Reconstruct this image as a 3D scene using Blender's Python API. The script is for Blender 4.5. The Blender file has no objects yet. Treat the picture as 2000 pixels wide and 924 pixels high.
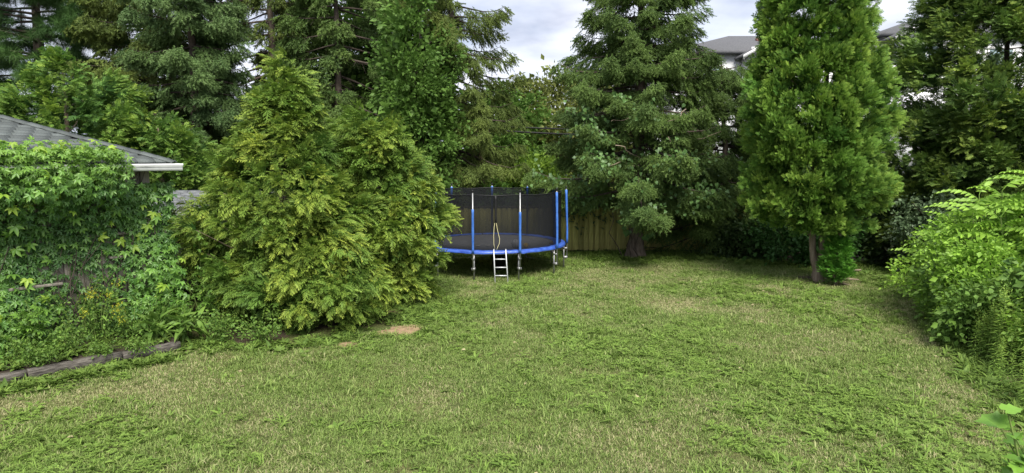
import bpy, math
import numpy as np

PI = math.pi
R = math.radians
scn = bpy.context.scene
COL = scn.collection

# ------------------------------------------------------------------ camera
CAM_H = 3.5
cam_d = bpy.data.cameras.new('camera')
cam = bpy.data.objects.new('camera', cam_d)
COL.objects.link(cam)
cam.location = (0, 0, CAM_H)
cam.rotation_euler = (R(90 - 6.93), 0, 0)
cam_d.sensor_width = 36.0
cam_d.lens = 24.0
cam_d.clip_start = 0.1
cam_d.clip_end = 3000
scn.camera = cam

# ------------------------------------------------------------------ sky, sun, exposure
SUN_EL, SUN_AZ = R(52), R(168)      # azimuth measured clockwise from +Y (behind the camera, a little to its right)
world = bpy.data.worlds.new('World')
scn.world = world
world.use_nodes = True
wn, wl = world.node_tree.nodes, world.node_tree.links
wn.clear()


def WN(t, **k):
    n = wn.new(t)
    for a, b in k.items():
        setattr(n, a, b)
    return n


w_out = WN('ShaderNodeOutputWorld')
w_bg = WN('ShaderNodeBackground')
w_sky = WN('ShaderNodeTexSky', sky_type='NISHITA', sun_disc=False, sun_elevation=SUN_EL, sun_rotation=SUN_AZ,
           air_density=1.0, dust_density=2.5, ozone_density=1.5)
w_tc = WN('ShaderNodeTexCoord')
w_sep = WN('ShaderNodeSeparateXYZ')
w_add = WN('ShaderNodeMath', operation='ADD'); w_add.inputs[1].default_value = 0.25
w_max = WN('ShaderNodeMath', operation='ABSOLUTE')
w_dx = WN('ShaderNodeMath', operation='DIVIDE')
w_dy = WN('ShaderNodeMath', operation='DIVIDE')
w_cmb = WN('ShaderNodeCombineXYZ')
w_noise = WN('ShaderNodeTexNoise')
w_noise.inputs['Scale'].default_value = 1.3
w_noise.inputs['Detail'].default_value = 5
w_noise.inputs['Roughness'].default_value = 0.5
w_ramp = WN('ShaderNodeValToRGB')
w_ramp.color_ramp.elements[0].position = 0.36
w_ramp.color_ramp.elements[0].color = (0.78, 0.78, 0.78, 1)
w_ramp.color_ramp.elements[1].position = 0.62
w_ramp.color_ramp.elements[1].color = (1, 1, 1, 1)
w_noise2 = WN('ShaderNodeTexNoise')
w_noise2.inputs['Scale'].default_value = 2.4
w_noise2.inputs['Detail'].default_value = 6
w_cl = WN('ShaderNodeValToRGB')                     # the cloud's own brightness: grey bellies, white tops
w_cl.color_ramp.elements[0].position = 0.35
w_cl.color_ramp.elements[0].color = (2.45, 2.65, 3.3, 1)
w_cl.color_ramp.elements[1].position = 0.70
w_cl.color_ramp.elements[1].color = (5.1, 5.2, 5.65, 1)
w_mix = WN('ShaderNodeMix', data_type='RGBA')
wl.new(w_tc.outputs['Generated'], w_sep.inputs[0])
wl.new(w_sep.outputs['Z'], w_max.inputs[0])
wl.new(w_max.outputs[0], w_add.inputs[0])
wl.new(w_sep.outputs['X'], w_dx.inputs[0]); wl.new(w_add.outputs[0], w_dx.inputs[1])
wl.new(w_sep.outputs['Y'], w_dy.inputs[0]); wl.new(w_add.outputs[0], w_dy.inputs[1])
wl.new(w_dx.outputs[0], w_cmb.inputs[0]); wl.new(w_dy.outputs[0], w_cmb.inputs[1])
wl.new(w_cmb.outputs[0], w_noise.inputs['Vector'])
wl.new(w_cmb.outputs[0], w_noise2.inputs['Vector'])
wl.new(w_noise.outputs['Fac'], w_ramp.inputs['Fac'])
wl.new(w_noise2.outputs['Fac'], w_cl.inputs['Fac'])
wl.new(w_ramp.outputs['Color'], w_mix.inputs['Factor'])
wl.new(w_sky.outputs['Color'], w_mix.inputs['A'])
wl.new(w_cl.outputs['Color'], w_mix.inputs['B'])
wl.new(w_mix.outputs['Result'], w_bg.inputs['Color'])
w_bg.inputs['Strength'].default_value = 0.10
wl.new(w_bg.outputs[0], w_out.inputs[0])

sun_d = bpy.data.lights.new('sun', 'SUN')
sun_d.energy = 2.7
sun_d.angle = R(30)
sun_d.color = (1.0, 0.95, 0.86)
sun = bpy.data.objects.new('sun', sun_d)
COL.objects.link(sun)
sun.rotation_euler = (R(90) - SUN_EL, 0, PI - SUN_AZ)

scn.view_settings.view_transform = 'Standard'
scn.view_settings.look = 'None'
scn.view_settings.exposure = 1.35
scn.view_settings.gamma = 1.0
scn.view_settings.use_curve_mapping = False
scn.cycles.max_bounces = 8
scn.cycles.diffuse_bounces = 4
scn.cycles.transparent_max_bounces = 12
scn.cycles.use_denoising = True
scn.cycles.denoiser = 'OPENIMAGEDENOISE'
scn.cycles.denoising_input_passes = 'RGB_ALBEDO_NORMAL'
scn.cycles.denoising_prefilter = 'NONE'


# ------------------------------------------------------------------ materials
def new_mat(name):
    m = bpy.data.materials.new(name)
    m.use_nodes = True
    m.node_tree.nodes.clear()
    return m, m.node_tree.nodes, m.node_tree.links


def rgba(c):
    return (c[0], c[1], c[2], 1.0)


def ramp(nodes, stops):
    r = nodes.new('ShaderNodeValToRGB')
    e = r.color_ramp.elements
    e[0].position, e[0].color = stops[0][0], rgba(stops[0][1])
    e[1].position, e[1].color = stops[-1][0], rgba(stops[-1][1])
    for p, c in stops[1:-1]:
        x = e.new(p)
        x.color = rgba(c)
    return r


CLUSTERED = {'golden_cedar_foliage', 'mid_cedar_foliage', 'green_cedar_foliage', 'dark_cedar_foliage', 'young_cedar_foliage', 'spruce_needles', 'blue_spruce_needles', 'olive_spruce_needles', 'pine_needles'}


def leaf_mat(name, lo, hi, tip, tipamt=0.6, transl=0.3, rough=0.55, spec=0.25):
    """foliage: every leaf or spray has its own tone; young growth at the spray ends has its own colour"""
    m, n, l = new_mat(name)
    out = n.new('ShaderNodeOutputMaterial')
    bs = n.new('ShaderNodeBsdfPrincipled')
    bs.inputs['Roughness'].default_value = rough
    bs.inputs['Specular IOR Level'].default_value = spec
    tr = n.new('ShaderNodeBsdfTranslucent')
    mx = n.new('ShaderNodeMixShader')
    mx.inputs[0].default_value = transl
    at = n.new('ShaderNodeAttribute'); at.attribute_name = 'tone'
    ap = n.new('ShaderNodeAttribute'); ap.attribute_name = 'tip'
    lo, hi = [tuple(c * 1.22 for c in q) for q in (lo, hi)]
    rp = ramp(n, [(0.0, lo), (1.0, hi)])
    l.new(at.outputs['Fac'], rp.inputs['Fac'])
    pm = n.new('ShaderNodeMath'); pm.operation = 'MULTIPLY'; pm.inputs[1].default_value = tipamt
    l.new(ap.outputs['Fac'], pm.inputs[0])
    if name in CLUSTERED:                      # sprays set out in clusters: each cluster shifts the tone and the share of young growth
        ct = n.new('ShaderNodeAttribute'); ct.attribute_name = 'ptone'; ct.attribute_type = 'INSTANCER'
        cp = n.new('ShaderNodeAttribute'); cp.attribute_name = 'ptip'; cp.attribute_type = 'INSTANCER'
        ma = n.new('ShaderNodeMath'); ma.operation = 'MULTIPLY_ADD'; ma.inputs[1].default_value = 0.5
        hv = n.new('ShaderNodeMath'); hv.operation = 'MULTIPLY_ADD'; hv.inputs[1].default_value = 0.9; hv.inputs[2].default_value = -0.2
        l.new(ct.outputs['Fac'], hv.inputs[0])
        l.new(at.outputs['Fac'], ma.inputs[0]); l.new(hv.outputs[0], ma.inputs[2])
        l.new(ma.outputs[0], rp.inputs['Fac'])
        p2 = n.new('ShaderNodeMath'); p2.operation = 'MULTIPLY'; p2.use_clamp = True
        l.new(pm.outputs[0], p2.inputs[0]); l.new(cp.outputs['Fac'], p2.inputs[1])
        pm = p2
    mc = n.new('ShaderNodeMix'); mc.data_type = 'RGBA'
    l.new(pm.outputs[0], mc.inputs['Factor'])
    l.new(rp.outputs['Color'], mc.inputs['A'])
    mc.inputs['B'].default_value = rgba(tip)
    l.new(mc.outputs['Result'], bs.inputs['Base Color'])
    l.new(mc.outputs['Result'], tr.inputs['Color'])
    l.new(bs.outputs[0], mx.inputs[1]); l.new(tr.outputs[0], mx.inputs[2])
    l.new(mx.outputs[0], out.inputs[0])
    return m


def surf_mat(name, c1, c2, scale=8.0, rough=0.8, bump=0.3, stretch=(1, 1, 1), metallic=0.0, spec=0.3, bdist=0.02, detail=6, lo=0.3, hi=0.7, c3=None, obj_rand=0.0):
    """two-tone weathered surface with fine relief"""
    m, n, l = new_mat(name)
    out = n.new('ShaderNodeOutputMaterial')
    bs = n.new('ShaderNodeBsdfPrincipled')
    bs.inputs['Roughness'].default_value = rough
    bs.inputs['Metallic'].default_value = metallic
    bs.inputs['Specular IOR Level'].default_value = spec
    tc = n.new('ShaderNodeTexCoord')
    mp = n.new('ShaderNodeMapping'); mp.inputs['Scale'].default_value = stretch
    nz = n.new('ShaderNodeTexNoise')
    nz.inputs['Scale'].default_value = scale
    nz.inputs['Detail'].default_value = detail
    nz.inputs['Roughness'].default_value = 0.6
    stops = [(lo, c1), (hi, c2)] if c3 is None else [(lo, c1), ((lo + hi) / 2, c2), (hi, c3)]
    rp = ramp(n, stops)
    l.new(tc.outputs['Object'], mp.inputs[0]); l.new(mp.outputs[0], nz.inputs['Vector'])
    l.new(nz.outputs['Fac'], rp.inputs['Fac'])
    col = rp.outputs['Color']
    if obj_rand:
        oi = n.new('ShaderNodeObjectInfo')
        mr = n.new('ShaderNodeMapRange')
        mr.inputs['To Min'].default_value = 1 - obj_rand
        mr.inputs['To Max'].default_value = 1 + obj_rand
        l.new(oi.outputs['Random'], mr.inputs['Value'])
        hs = n.new('ShaderNodeHueSaturation')
        l.new(mr.outputs[0], hs.inputs['Value'])
        l.new(col, hs.inputs['Color'])
        col = hs.outputs['Color']
    l.new(col, bs.inputs['Base Color'])
    if bump:
        bp = n.new('ShaderNodeBump')
        bp.inputs['Strength'].default_value = bump
        bp.inputs['Distance'].default_value = bdist
        l.new(nz.outputs['Fac'], bp.inputs['Height'])
        l.new(bp.outputs[0], bs.inputs['Normal'])
    l.new(bs.outputs[0], out.inputs[0])
    return m


M = {}
M['cedar_gold'] = leaf_mat('golden_cedar_foliage', (0.040, 0.105, 0.020), (0.115, 0.215, 0.036), (0.47, 0.55, 0.085), 0.74, 0.20)
M['cedar_mid'] = leaf_mat('mid_cedar_foliage', (0.038, 0.100, 0.022), (0.095, 0.205, 0.038), (0.42, 0.56, 0.09), 0.72, 0.20)
M['cedar_green'] = leaf_mat('green_cedar_foliage', (0.042, 0.122, 0.022), (0.118, 0.240, 0.034), (0.35, 0.48, 0.075), 0.68, 0.20)
M['cedar_dark'] = leaf_mat('dark_cedar_foliage', (0.042, 0.096, 0.026), (0.100, 0.190, 0.042), (0.38, 0.48, 0.085), 0.72, 0.20)
M['young'] = leaf_mat('young_cedar_foliage', (0.05, 0.17, 0.024), (0.115, 0.29, 0.035), (0.20, 0.40, 0.055), 0.5, 0.28)
M['spruce'] = leaf_mat('spruce_needles', (0.044, 0.086, 0.022), (0.108, 0.175, 0.040), (0.19, 0.26, 0.065), 0.5, 0.16, 0.6)
M['spruce_blue'] = leaf_mat('blue_spruce_needles', (0.044, 0.088, 0.028), (0.102, 0.170, 0.050), (0.18, 0.25, 0.085), 0.5, 0.14, 0.6)
M['spruce_olive'] = leaf_mat('olive_spruce_needles', (0.052, 0.084, 0.020), (0.125, 0.170, 0.036), (0.20, 0.25, 0.055), 0.5, 0.16, 0.6)
M['pine'] = leaf_mat('pine_needles', (0.032, 0.078, 0.024), (0.075, 0.150, 0.038), (0.10, 0.19, 0.05), 0.4, 0.14, 0.55)
M['maple'] = leaf_mat('maple_leaves', (0.055, 0.115, 0.022), (0.125, 0.225, 0.042), (0.15, 0.26, 0.06), 0.4, 0.35)
M['lime'] = leaf_mat('lime_leaves', (0.10, 0.19, 0.022), (0.22, 0.34, 0.045), (0.30, 0.40, 0.06), 0.4, 0.40)
M['olive'] = leaf_mat('olive_leaves', (0.085, 0.11, 0.028), (0.17, 0.20, 0.05), (0.24, 0.25, 0.08), 0.4, 0.32)
M['grey_leaf'] = leaf_mat('grey_green_leaves', (0.055, 0.095, 0.045), (0.12, 0.18, 0.085), (0.18, 0.24, 0.13), 0.4, 0.22, 0.45, 0.4)
M['dark_leaf'] = leaf_mat('dark_leaves', (0.022, 0.048, 0.016), (0.055, 0.10, 0.026), (0.08, 0.13, 0.035), 0.4, 0.25)
M['creeper'] = leaf_mat('creeper_leaves', (0.048, 0.125, 0.030), (0.13, 0.275, 0.045), (0.30, 0.44, 0.055), 0.45, 0.34, 0.42, 0.45)
M['creeper_young'] = leaf_mat('young_creeper_leaves', (0.15, 0.27, 0.03), (0.30, 0.44, 0.055), (0.36, 0.48, 0.07), 0.4, 0.40, 0.45, 0.4)
M['grape'] = leaf_mat('grape_leaves', (0.040, 0.095, 0.028), (0.092, 0.185, 0.050), (0.16, 0.25, 0.06), 0.35, 0.30, 0.45, 0.4)
M['sumac'] = leaf_mat('compound_leaves', (0.13, 0.25, 0.035), (0.27, 0.46, 0.06), (0.40, 0.58, 0.07), 0.5, 0.40, 0.45, 0.4)
M['goldenrod'] = leaf_mat('narrow_weed_leaves', (0.09, 0.19, 0.045), (0.20, 0.35, 0.07), (0.46, 0.54, 0.08), 0.65, 0.34)
M['weed'] = leaf_mat('weed_leaves', (0.055, 0.12, 0.025), (0.14, 0.25, 0.045), (0.24, 0.32, 0.06), 0.4, 0.32)
M['yellow_flower'] = leaf_mat('yellow_flowers', (0.36, 0.38, 0.03), (0.52, 0.50, 0.04), (0.58, 0.52, 0.05), 0.5, 0.3)
M['dead_twig'] = surf_mat('dead_twigs', (0.20, 0.15, 0.11), (0.34, 0.28, 0.21), 12, 0.9, 0)
M['spruce_bark'] = surf_mat('spruce_bark', (0.055, 0.042, 0.033), (0.16, 0.13, 0.105), 9, 0.95, 0.9, (1, 1, 0.45), bdist=0.04)
M['dark_bark'] = surf_mat('dark_bark', (0.035, 0.027, 0.021), (0.10, 0.08, 0.065), 9, 0.95, 0.8, (1, 1, 0.35), bdist=0.03)
M['cedar_bark'] = surf_mat('cedar_bark', (0.14, 0.10, 0.07), (0.31, 0.25, 0.19), 14, 0.9, 0.8, (1, 1, 0.12), bdist=0.02)
M['stem'] = surf_mat('green_stem', (0.10, 0.16, 0.04), (0.20, 0.26, 0.07), 10, 0.7, 0)
M['steel'] = surf_mat('galvanised_steel', (0.26, 0.265, 0.27), (0.44, 0.445, 0.45), 10, 0.45, 0.05, metallic=0.75, spec=0.5)
M['ladder'] = surf_mat('pale_ladder_metal', (0.52, 0.54, 0.56), (0.72, 0.74, 0.76), 10, 0.45, 0.05, metallic=0.3, spec=0.5)
M['blue_foam'] = surf_mat('blue_foam', (0.028, 0.105, 0.38), (0.065, 0.18, 0.54), 9, 0.55, 0.25, bdist=0.01)
M['blue_pad'] = surf_mat('blue_pad_vinyl', (0.022, 0.055, 0.30), (0.060, 0.14, 0.50), 6, 0.32, 0.5, bdist=0.03, spec=0.5)
M['mat_black'] = surf_mat('jumping_mat', (0.095, 0.097, 0.104), (0.135, 0.138, 0.146), 5, 0.7, 0.05)
M['black'] = surf_mat('black_plastic', (0.008, 0.008, 0.009), (0.02, 0.02, 0.021), 7, 0.5, 0.1)
M['yellow_trim'] = surf_mat('yellow_trim', (0.52, 0.47, 0.24), (0.66, 0.62, 0.38), 9, 0.7, 0.1)
M['grey_ball'] = surf_mat('scuffed_grey_ball', (0.48, 0.48, 0.485), (0.72, 0.725, 0.73), 5, 0.55, 0.1)
M['yellow_ball'] = surf_mat('worn_yellow_ball', (0.46, 0.31, 0.09), (0.66, 0.50, 0.17), 8, 0.6, 0.1)
M['brown_ball'] = surf_mat('worn_brown_ball', (0.14, 0.11, 0.075), (0.27, 0.22, 0.15), 9, 0.6, 0.1)
M['fence'] = surf_mat('mossy_fence_boards', (0.32, 0.305, 0.09), (0.57, 0.54, 0.19), 7, 0.9, 0.5, (3, 3, 0.35), bdist=0.01, obj_rand=0.28)
M['fence_dark'] = surf_mat('fence_rail', (0.07, 0.062, 0.032), (0.15, 0.13, 0.07), 7, 0.9, 0.4, (0.4, 2, 2), bdist=0.01)
M['shingle'] = surf_mat('asphalt_shingles', (0.060, 0.071, 0.069), (0.118, 0.133, 0.128), 60, 0.92, 0.6, bdist=0.006, obj_rand=0.24, lo=0.35, hi=0.65)
M['shingle_old'] = surf_mat('weathered_shingles', (0.10, 0.108, 0.115), (0.19, 0.20, 0.205), 50, 0.92, 0.6, bdist=0.006, obj_rand=0.16, lo=0.35, hi=0.65)
M['under'] = surf_mat('roof_underlay', (0.035, 0.037, 0.04), (0.06, 0.062, 0.066), 20, 0.95, 0.2)
M['white_metal'] = surf_mat('white_gutter', (0.56, 0.58, 0.59), (0.72, 0.74, 0.75), 4, 0.45, 0.05, spec=0.4)
M['old_wood'] = surf_mat('weathered_grey_boards', (0.13, 0.115, 0.095), (0.29, 0.265, 0.225), 9, 0.9, 0.5, (2.5, 2.5, 0.25), bdist=0.01, obj_rand=0.15)
M['timber'] = surf_mat('weathered_timber', (0.045, 0.040, 0.035), (0.17, 0.155, 0.135), 7, 0.92, 0.8, (0.9, 6, 6), bdist=0.02, lo=0.38, hi=0.68, obj_rand=0.15)
M['block'] = surf_mat('concrete_block', (0.20, 0.185, 0.155), (0.37, 0.345, 0.295), 16, 0.95, 0.5, bdist=0.008, obj_rand=0.12)
M['mortar'] = surf_mat('mortar', (0.11, 0.10, 0.085), (0.19, 0.175, 0.15), 20, 0.95, 0.3)
M['house_white'] = surf_mat('white_siding', (0.72, 0.73, 0.74), (0.80, 0.81, 0.82), 3, 0.6, 0.0)
M['house_trim'] = surf_mat('white_trim', (0.76, 0.76, 0.75), (0.84, 0.84, 0.83), 3, 0.5, 0.0)
M['house_roof'] = surf_mat('dark_roof_shingles', (0.070, 0.072, 0.080), (0.14, 0.142, 0.15), 14, 0.9, 0.4, (1, 1, 2), bdist=0.02)
M['house_glass'] = surf_mat('window_glass', (0.16, 0.24, 0.27), (0.30, 0.38, 0.40), 1.2, 0.12, 0.0, spec=0.7)
M['roof_vent'] = surf_mat('brown_roof_vent', (0.16, 0.075, 0.06), (0.24, 0.12, 0.095), 6, 0.7, 0.0)
M['pole_wood'] = surf_mat('utility_pole_wood', (0.085, 0.062, 0.042), (0.17, 0.13, 0.09), 12, 0.9, 0.5, (3, 3, 0.2), bdist=0.01)
M['cable'] = surf_mat('black_cable', (0.01, 0.01, 0.011), (0.02, 0.02, 0.02), 8, 0.6, 0.0)
M['white_plastic'] = surf_mat('white_plastic', (0.66, 0.66, 0.64), (0.80, 0.80, 0.78), 6, 0.5, 0.0)
M['soil'] = surf_mat('bed_soil', (0.022, 0.017, 0.012), (0.06, 0.046, 0.032), 9, 0.98, 0.9, bdist=0.03)
M['paper'] = surf_mat('pale_dry_leaf', (0.38, 0.36, 0.30), (0.52, 0.50, 0.44), 9, 0.9, 0)


# ------------------------------------------------------------------ mesh helpers
def unit(v):
    v = np.asarray(v, float)
    return v / np.maximum(np.linalg.norm(v, axis=-1, keepdims=True), 1e-9)


class Soup:
    def __init__(s):
        s.V, s.T, s.A, s.B, s.n = [], [], [], [], 0

    def add(s, V, T, tone=0.5, tip=0.0):
        V = np.asarray(V, float).reshape(-1, 3)
        T = np.asarray(T, np.int64).reshape(-1, 3)
        s.V.append(V)
        s.T.append(T + s.n)
        s.A.append(np.broadcast_to(np.asarray(tone, float), (len(V),)))
        s.B.append(np.broadcast_to(np.asarray(tip, float), (len(V),)))
        s.n += len(V)
        return s

    def place(s, proto, pos, mats, scale, tone, tipmul=1.0):
        """copies of a small shape: pos (n,3), mats (n,3,3) with columns x,y,z, scale (n,), tone (n,)"""
        PV, PT, PB = proto
        n, k = len(pos), len(PV)
        if n == 0:
            return s
        W = np.einsum('nij,kj->nki', mats, PV) * np.asarray(scale).reshape(-1, 1, 1) + pos[:, None, :]
        T = PT[None] + (np.arange(n) * k)[:, None, None]
        s.add(W.reshape(-1, 3), T.reshape(-1, 3), np.repeat(tone, k), (PB[None] * np.broadcast_to(np.asarray(tipmul, float).reshape(-1, 1), (n, 1))).reshape(-1))
        return s

    def data(s):
        return np.concatenate(s.V), np.concatenate(s.T), np.concatenate(s.A), np.concatenate(s.B)

    def ntri(s):
        return sum(len(t) for t in s.T)


TOTAL = [0]


def make_mesh(name, soup, mat, smooth=False, off=(0, 0, 0)):
    V, T, A, B = soup.data()
    V = V - np.asarray(off, float)
    me = bpy.data.meshes.new(name)
    n, m = len(V), len(T)
    me.vertices.add(n)
    me.vertices.foreach_set('co', V.astype(np.float32).ravel())
    me.loops.add(3 * m)
    me.loops.foreach_set('vertex_index', T.astype(np.int32).ravel())
    me.polygons.add(m)
    me.polygons.foreach_set('loop_start', (np.arange(m) * 3).astype(np.int32))
    if smooth:
        me.polygons.foreach_set('use_smooth', np.ones(m, bool))
    for nm, arr in (('tone', A), ('tip', B)):
        a = me.attributes.new(nm, 'FLOAT', 'POINT')
        a.data.foreach_set('value', arr.astype(np.float32))
    me.update(calc_edges=True)
    me.materials.append(M[mat] if isinstance(mat, str) else mat)
    TOTAL[0] += m
    return me


def origin_of(p):
    o = np.zeros(3)
    while p is not None:
        o = o + np.array(p.location)
        p = p.parent
    return o


def obj(name, soup, mat, parent=None, smooth=False, kind=None, loc=None):
    """ONE mesh object; soup is in world coordinates"""
    if parent is not None:
        off = origin_of(parent)
        o = bpy.data.objects.new(name, make_mesh(name, soup, mat, smooth, off))
        o.parent = parent
    else:
        off = np.zeros(3) if loc is None else np.array(loc, float)
        o = bpy.data.objects.new(name, make_mesh(name, soup, mat, smooth, off))
        o.location = off
    COL.objects.link(o)
    if kind:
        o['kind'] = kind
    return o


def piece(name, mesh, parent, world_loc, rot=(0, 0, 0), scale=(1, 1, 1), label=None):
    """a piece that shares its mesh with its like"""
    o = bpy.data.objects.new(name, mesh)
    o.parent = parent
    o.location = np.array(world_loc, float) - origin_of(parent)
    o.rotation_euler = rot
    o.scale = scale
    COL.objects.link(o)
    if label:
        o['label'] = label
    return o


def tag(o, label, cat, group=None):
    o['label'] = label
    o['category'] = cat
    if group:
        o['group'] = group
    return o


def thing(name, label, cat, loc, group=None):
    o = bpy.data.objects.new(name, None)
    o.empty_display_size = 0.2
    o.location = loc
    COL.objects.link(o)
    return tag(o, label, cat, group)


def copy_thing(root, loc, rotz=0.0, scale=1.0, label=None, group=None):
    r = root.copy()
    COL.objects.link(r)
    r.location = loc
    r.rotation_euler = (0, 0, rotz)
    r.scale = (scale, scale, scale)
    if label:
        r['label'] = label
    if group:
        r['group'] = group
    for ch in list(root.children):
        c = ch.copy(); COL.objects.link(c); c.parent = r
        for g in list(ch.children):
            d = g.copy(); COL.objects.link(d); d.parent = c
    return r


BOX_T = np.array([[0, 2, 1], [0, 3, 2], [4, 5, 6], [4, 6, 7], [0, 1, 5], [0, 5, 4], [1, 2, 6], [1, 6, 5], [2, 3, 7], [2, 7, 6], [3, 0, 4], [3, 4, 7]])


def box(s, c, size, axes=None):
    """box centred at c; axes: 3x3 rows = local x, y, z directions"""
    h = np.asarray(size, float) / 2
    L = np.array([[-1, -1, -1], [1, -1, -1], [1, 1, -1], [-1, 1, -1], [-1, -1, 1], [1, -1, 1], [1, 1, 1], [-1, 1, 1]]) * h
    if axes is not None:
        L = L @ np.asarray(axes, float)
    s.add(L + np.asarray(c, float), BOX_T)
    return s


def rbox(s, c, size, b=0.01, axes=None):
    """box with chamfered edges"""
    hx, hy, hz = np.asarray(size, float) / 2
    vs = []
    for sx in (-1, 1):
        for sy in (-1, 1):
            for sz in (-1, 1):
                vs += [(sx * hx, sy * (hy - b), sz * (hz - b)), (sx * (hx - b), sy * hy, sz * (hz - b)), (sx * (hx - b), sy * (hy - b), sz * hz)]
    L = np.array(vs)
    idx = lambda a, b_, c_: ((a * 2 + b_) * 2 + c_) * 3
    T = []

    def quad(a, b_, c_, d):
        T.append((a, b_, c_)); T.append((a, c_, d))
    for a in (0, 1):
        quad(idx(a, 0, 0), idx(a, 1, 0), idx(a, 1, 1), idx(a, 0, 1))
        quad(idx(0, a, 0) + 1, idx(1, a, 0) + 1, idx(1, a, 1) + 1, idx(0, a, 1) + 1)
        quad(idx(0, 0, a) + 2, idx(1, 0, a) + 2, idx(1, 1, a) + 2, idx(0, 1, a) + 2)
    for a in (0, 1):
        for c_ in (0, 1):
            quad(idx(a, c_, 0), idx(a, c_, 1), idx(a, c_, 1) + 1, idx(a, c_, 0) + 1)
            quad(idx(a, 0, c_), idx(a, 1, c_), idx(a, 1, c_) + 2, idx(a, 0, c_) + 2)
            quad(idx(0, a, c_) + 1, idx(1, a, c_) + 1, idx(1, a, c_) + 2, idx(0, a, c_) + 2)
            for d in (0, 1):
                i = idx(a, c_, d)
                T.append((i, i + 1, i + 2))
    T = np.array(T)
    # outward winding
    P = L[T]
    nrm = np.cross(P[:, 1] - P[:, 0], P[:, 2] - P[:, 0])
    flip = (nrm * P.mean(1)).sum(1) < 0
    T[flip] = T[flip][:, ::-1]
    if axes is not None:
        L = L @ np.asarray(axes, float)
    s.add(L + np.asarray(c, float), T)
    return s


def tube(s, pts, rad, n=8, tone=0.5, cap=True, wob=0.0, rng=None, tip=0.0):
    pts = np.asarray(pts, float)
    m = len(pts)
    rad = np.broadcast_to(np.asarray(rad, float), (m,))
    tan = unit(np.gradient(pts, axis=0))
    ref = np.array([0.0, 0, 1]) if abs(tan[0][2]) < 0.9 else np.array([1.0, 0, 0])
    a = unit(np.cross(tan, ref))
    b = np.cross(tan, a)
    th = np.arange(n) / n * 2 * PI
    rr = np.broadcast_to(rad[:, None], (m, n)).copy()
    if wob and rng is not None:
        rr *= 1 + wob * rng.standard_normal((m, n))
    V = pts[:, None] + rr[..., None] * (np.cos(th)[None, :, None] * a[:, None] + np.sin(th)[None, :, None] * b[:, None])
    V = V.reshape(-1, 3)
    i = np.arange(m - 1)[:, None] * n
    j = np.arange(n)[None]
    j2 = (j + 1) % n
    q = [i + j, i + j2, i + n + j2, i + n + j]
    T = np.concatenate([np.stack([q[0], q[1], q[2]], -1).reshape(-1, 3), np.stack([q[0], q[2], q[3]], -1).reshape(-1, 3)])
    if cap:
        V = np.concatenate([V, pts[:1], pts[-1:]])
        k0, k1 = m * n, m * n + 1
        jj = np.arange(n)
        c0 = np.stack([np.full(n, k0), (jj + 1) % n, jj], -1)
        c1 = np.stack([np.full(n, k1), (m - 1) * n + jj, (m - 1) * n + (jj + 1) % n], -1)
        T = np.concatenate([T, c0, c1])
    s.add(V, T, tone, tip)
    return s


def twig(s, p, q, r, tone=0.5):
    """three-sided thin branch from p to q (arrays n,3)"""
    p = np.asarray(p, float).reshape(-1, 3); q = np.asarray(q, float).reshape(-1, 3)
    n = len(p)
    d = unit(q - p)
    a = unit(np.cross(d, np.array([0.3, 0.2, 1.0])))
    b = np.cross(d, a)
    r = np.broadcast_to(np.asarray(r, float), (n,))[:, None]
    V = []
    for k in range(3):
        V.append(p + r * (math.cos(k * 2.094) * a + math.sin(k * 2.094) * b))
    for k in range(3):
        V.append(q + 0.4 * r * (math.cos(k * 2.094) * a + math.sin(k * 2.094) * b))
    V = np.stack(V, 1).reshape(-1, 3)
    t = np.array([[0, 1, 4], [0, 4, 3], [1, 2, 5], [1, 5, 4], [2, 0, 3], [2, 3, 5]])
    T = (t[None] + (np.arange(n) * 6)[:, None, None]).reshape(-1, 3)
    s.add(V, T, tone)
    return s


def lathe(s, prof, c, n=24):
    prof = np.asarray(prof, float)
    m = len(prof)
    th = np.arange(n) / n * 2 * PI
    V = np.stack([prof[:, None, 0] * np.cos(th), prof[:, None, 0] * np.sin(th), np.broadcast_to(prof[:, None, 1], (m, n))], -1).reshape(-1, 3) + np.asarray(c, float)
    i = np.arange(m - 1)[:, None] * n
    j = np.arange(n)[None]; j2 = (j + 1) % n
    T = np.concatenate([np.stack([i + j, i + j2, i + n + j2], -1).reshape(-1, 3), np.stack([i + j, i + n + j2, i + n + j], -1).reshape(-1, 3)])
    s.add(V, T)
    return s


def frames(d, ref):
    """columns x, y=d, z near ref"""
    d = unit(d)
    z = ref - (ref * d).sum(-1, keepdims=True) * d
    z = unit(z)
    x = np.cross(d, z)
    return np.stack([x, d, z], -1)


class Noise3:
    """smooth random field from plane waves"""
    def __init__(s, seed, k=14):
        g = np.random.default_rng(seed)
        s.d = unit(g.standard_normal((k, 3))) * g.uniform(0.5, 1.6, (k, 1))
        s.p = g.uniform(0, 2 * PI, k)

    def __call__(s, P, scale=1.0):
        P = np.asarray(P, float)
        return np.sin(P @ s.d.T * scale + s.p).sum(-1) / math.sqrt(len(s.p) / 2)


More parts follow.
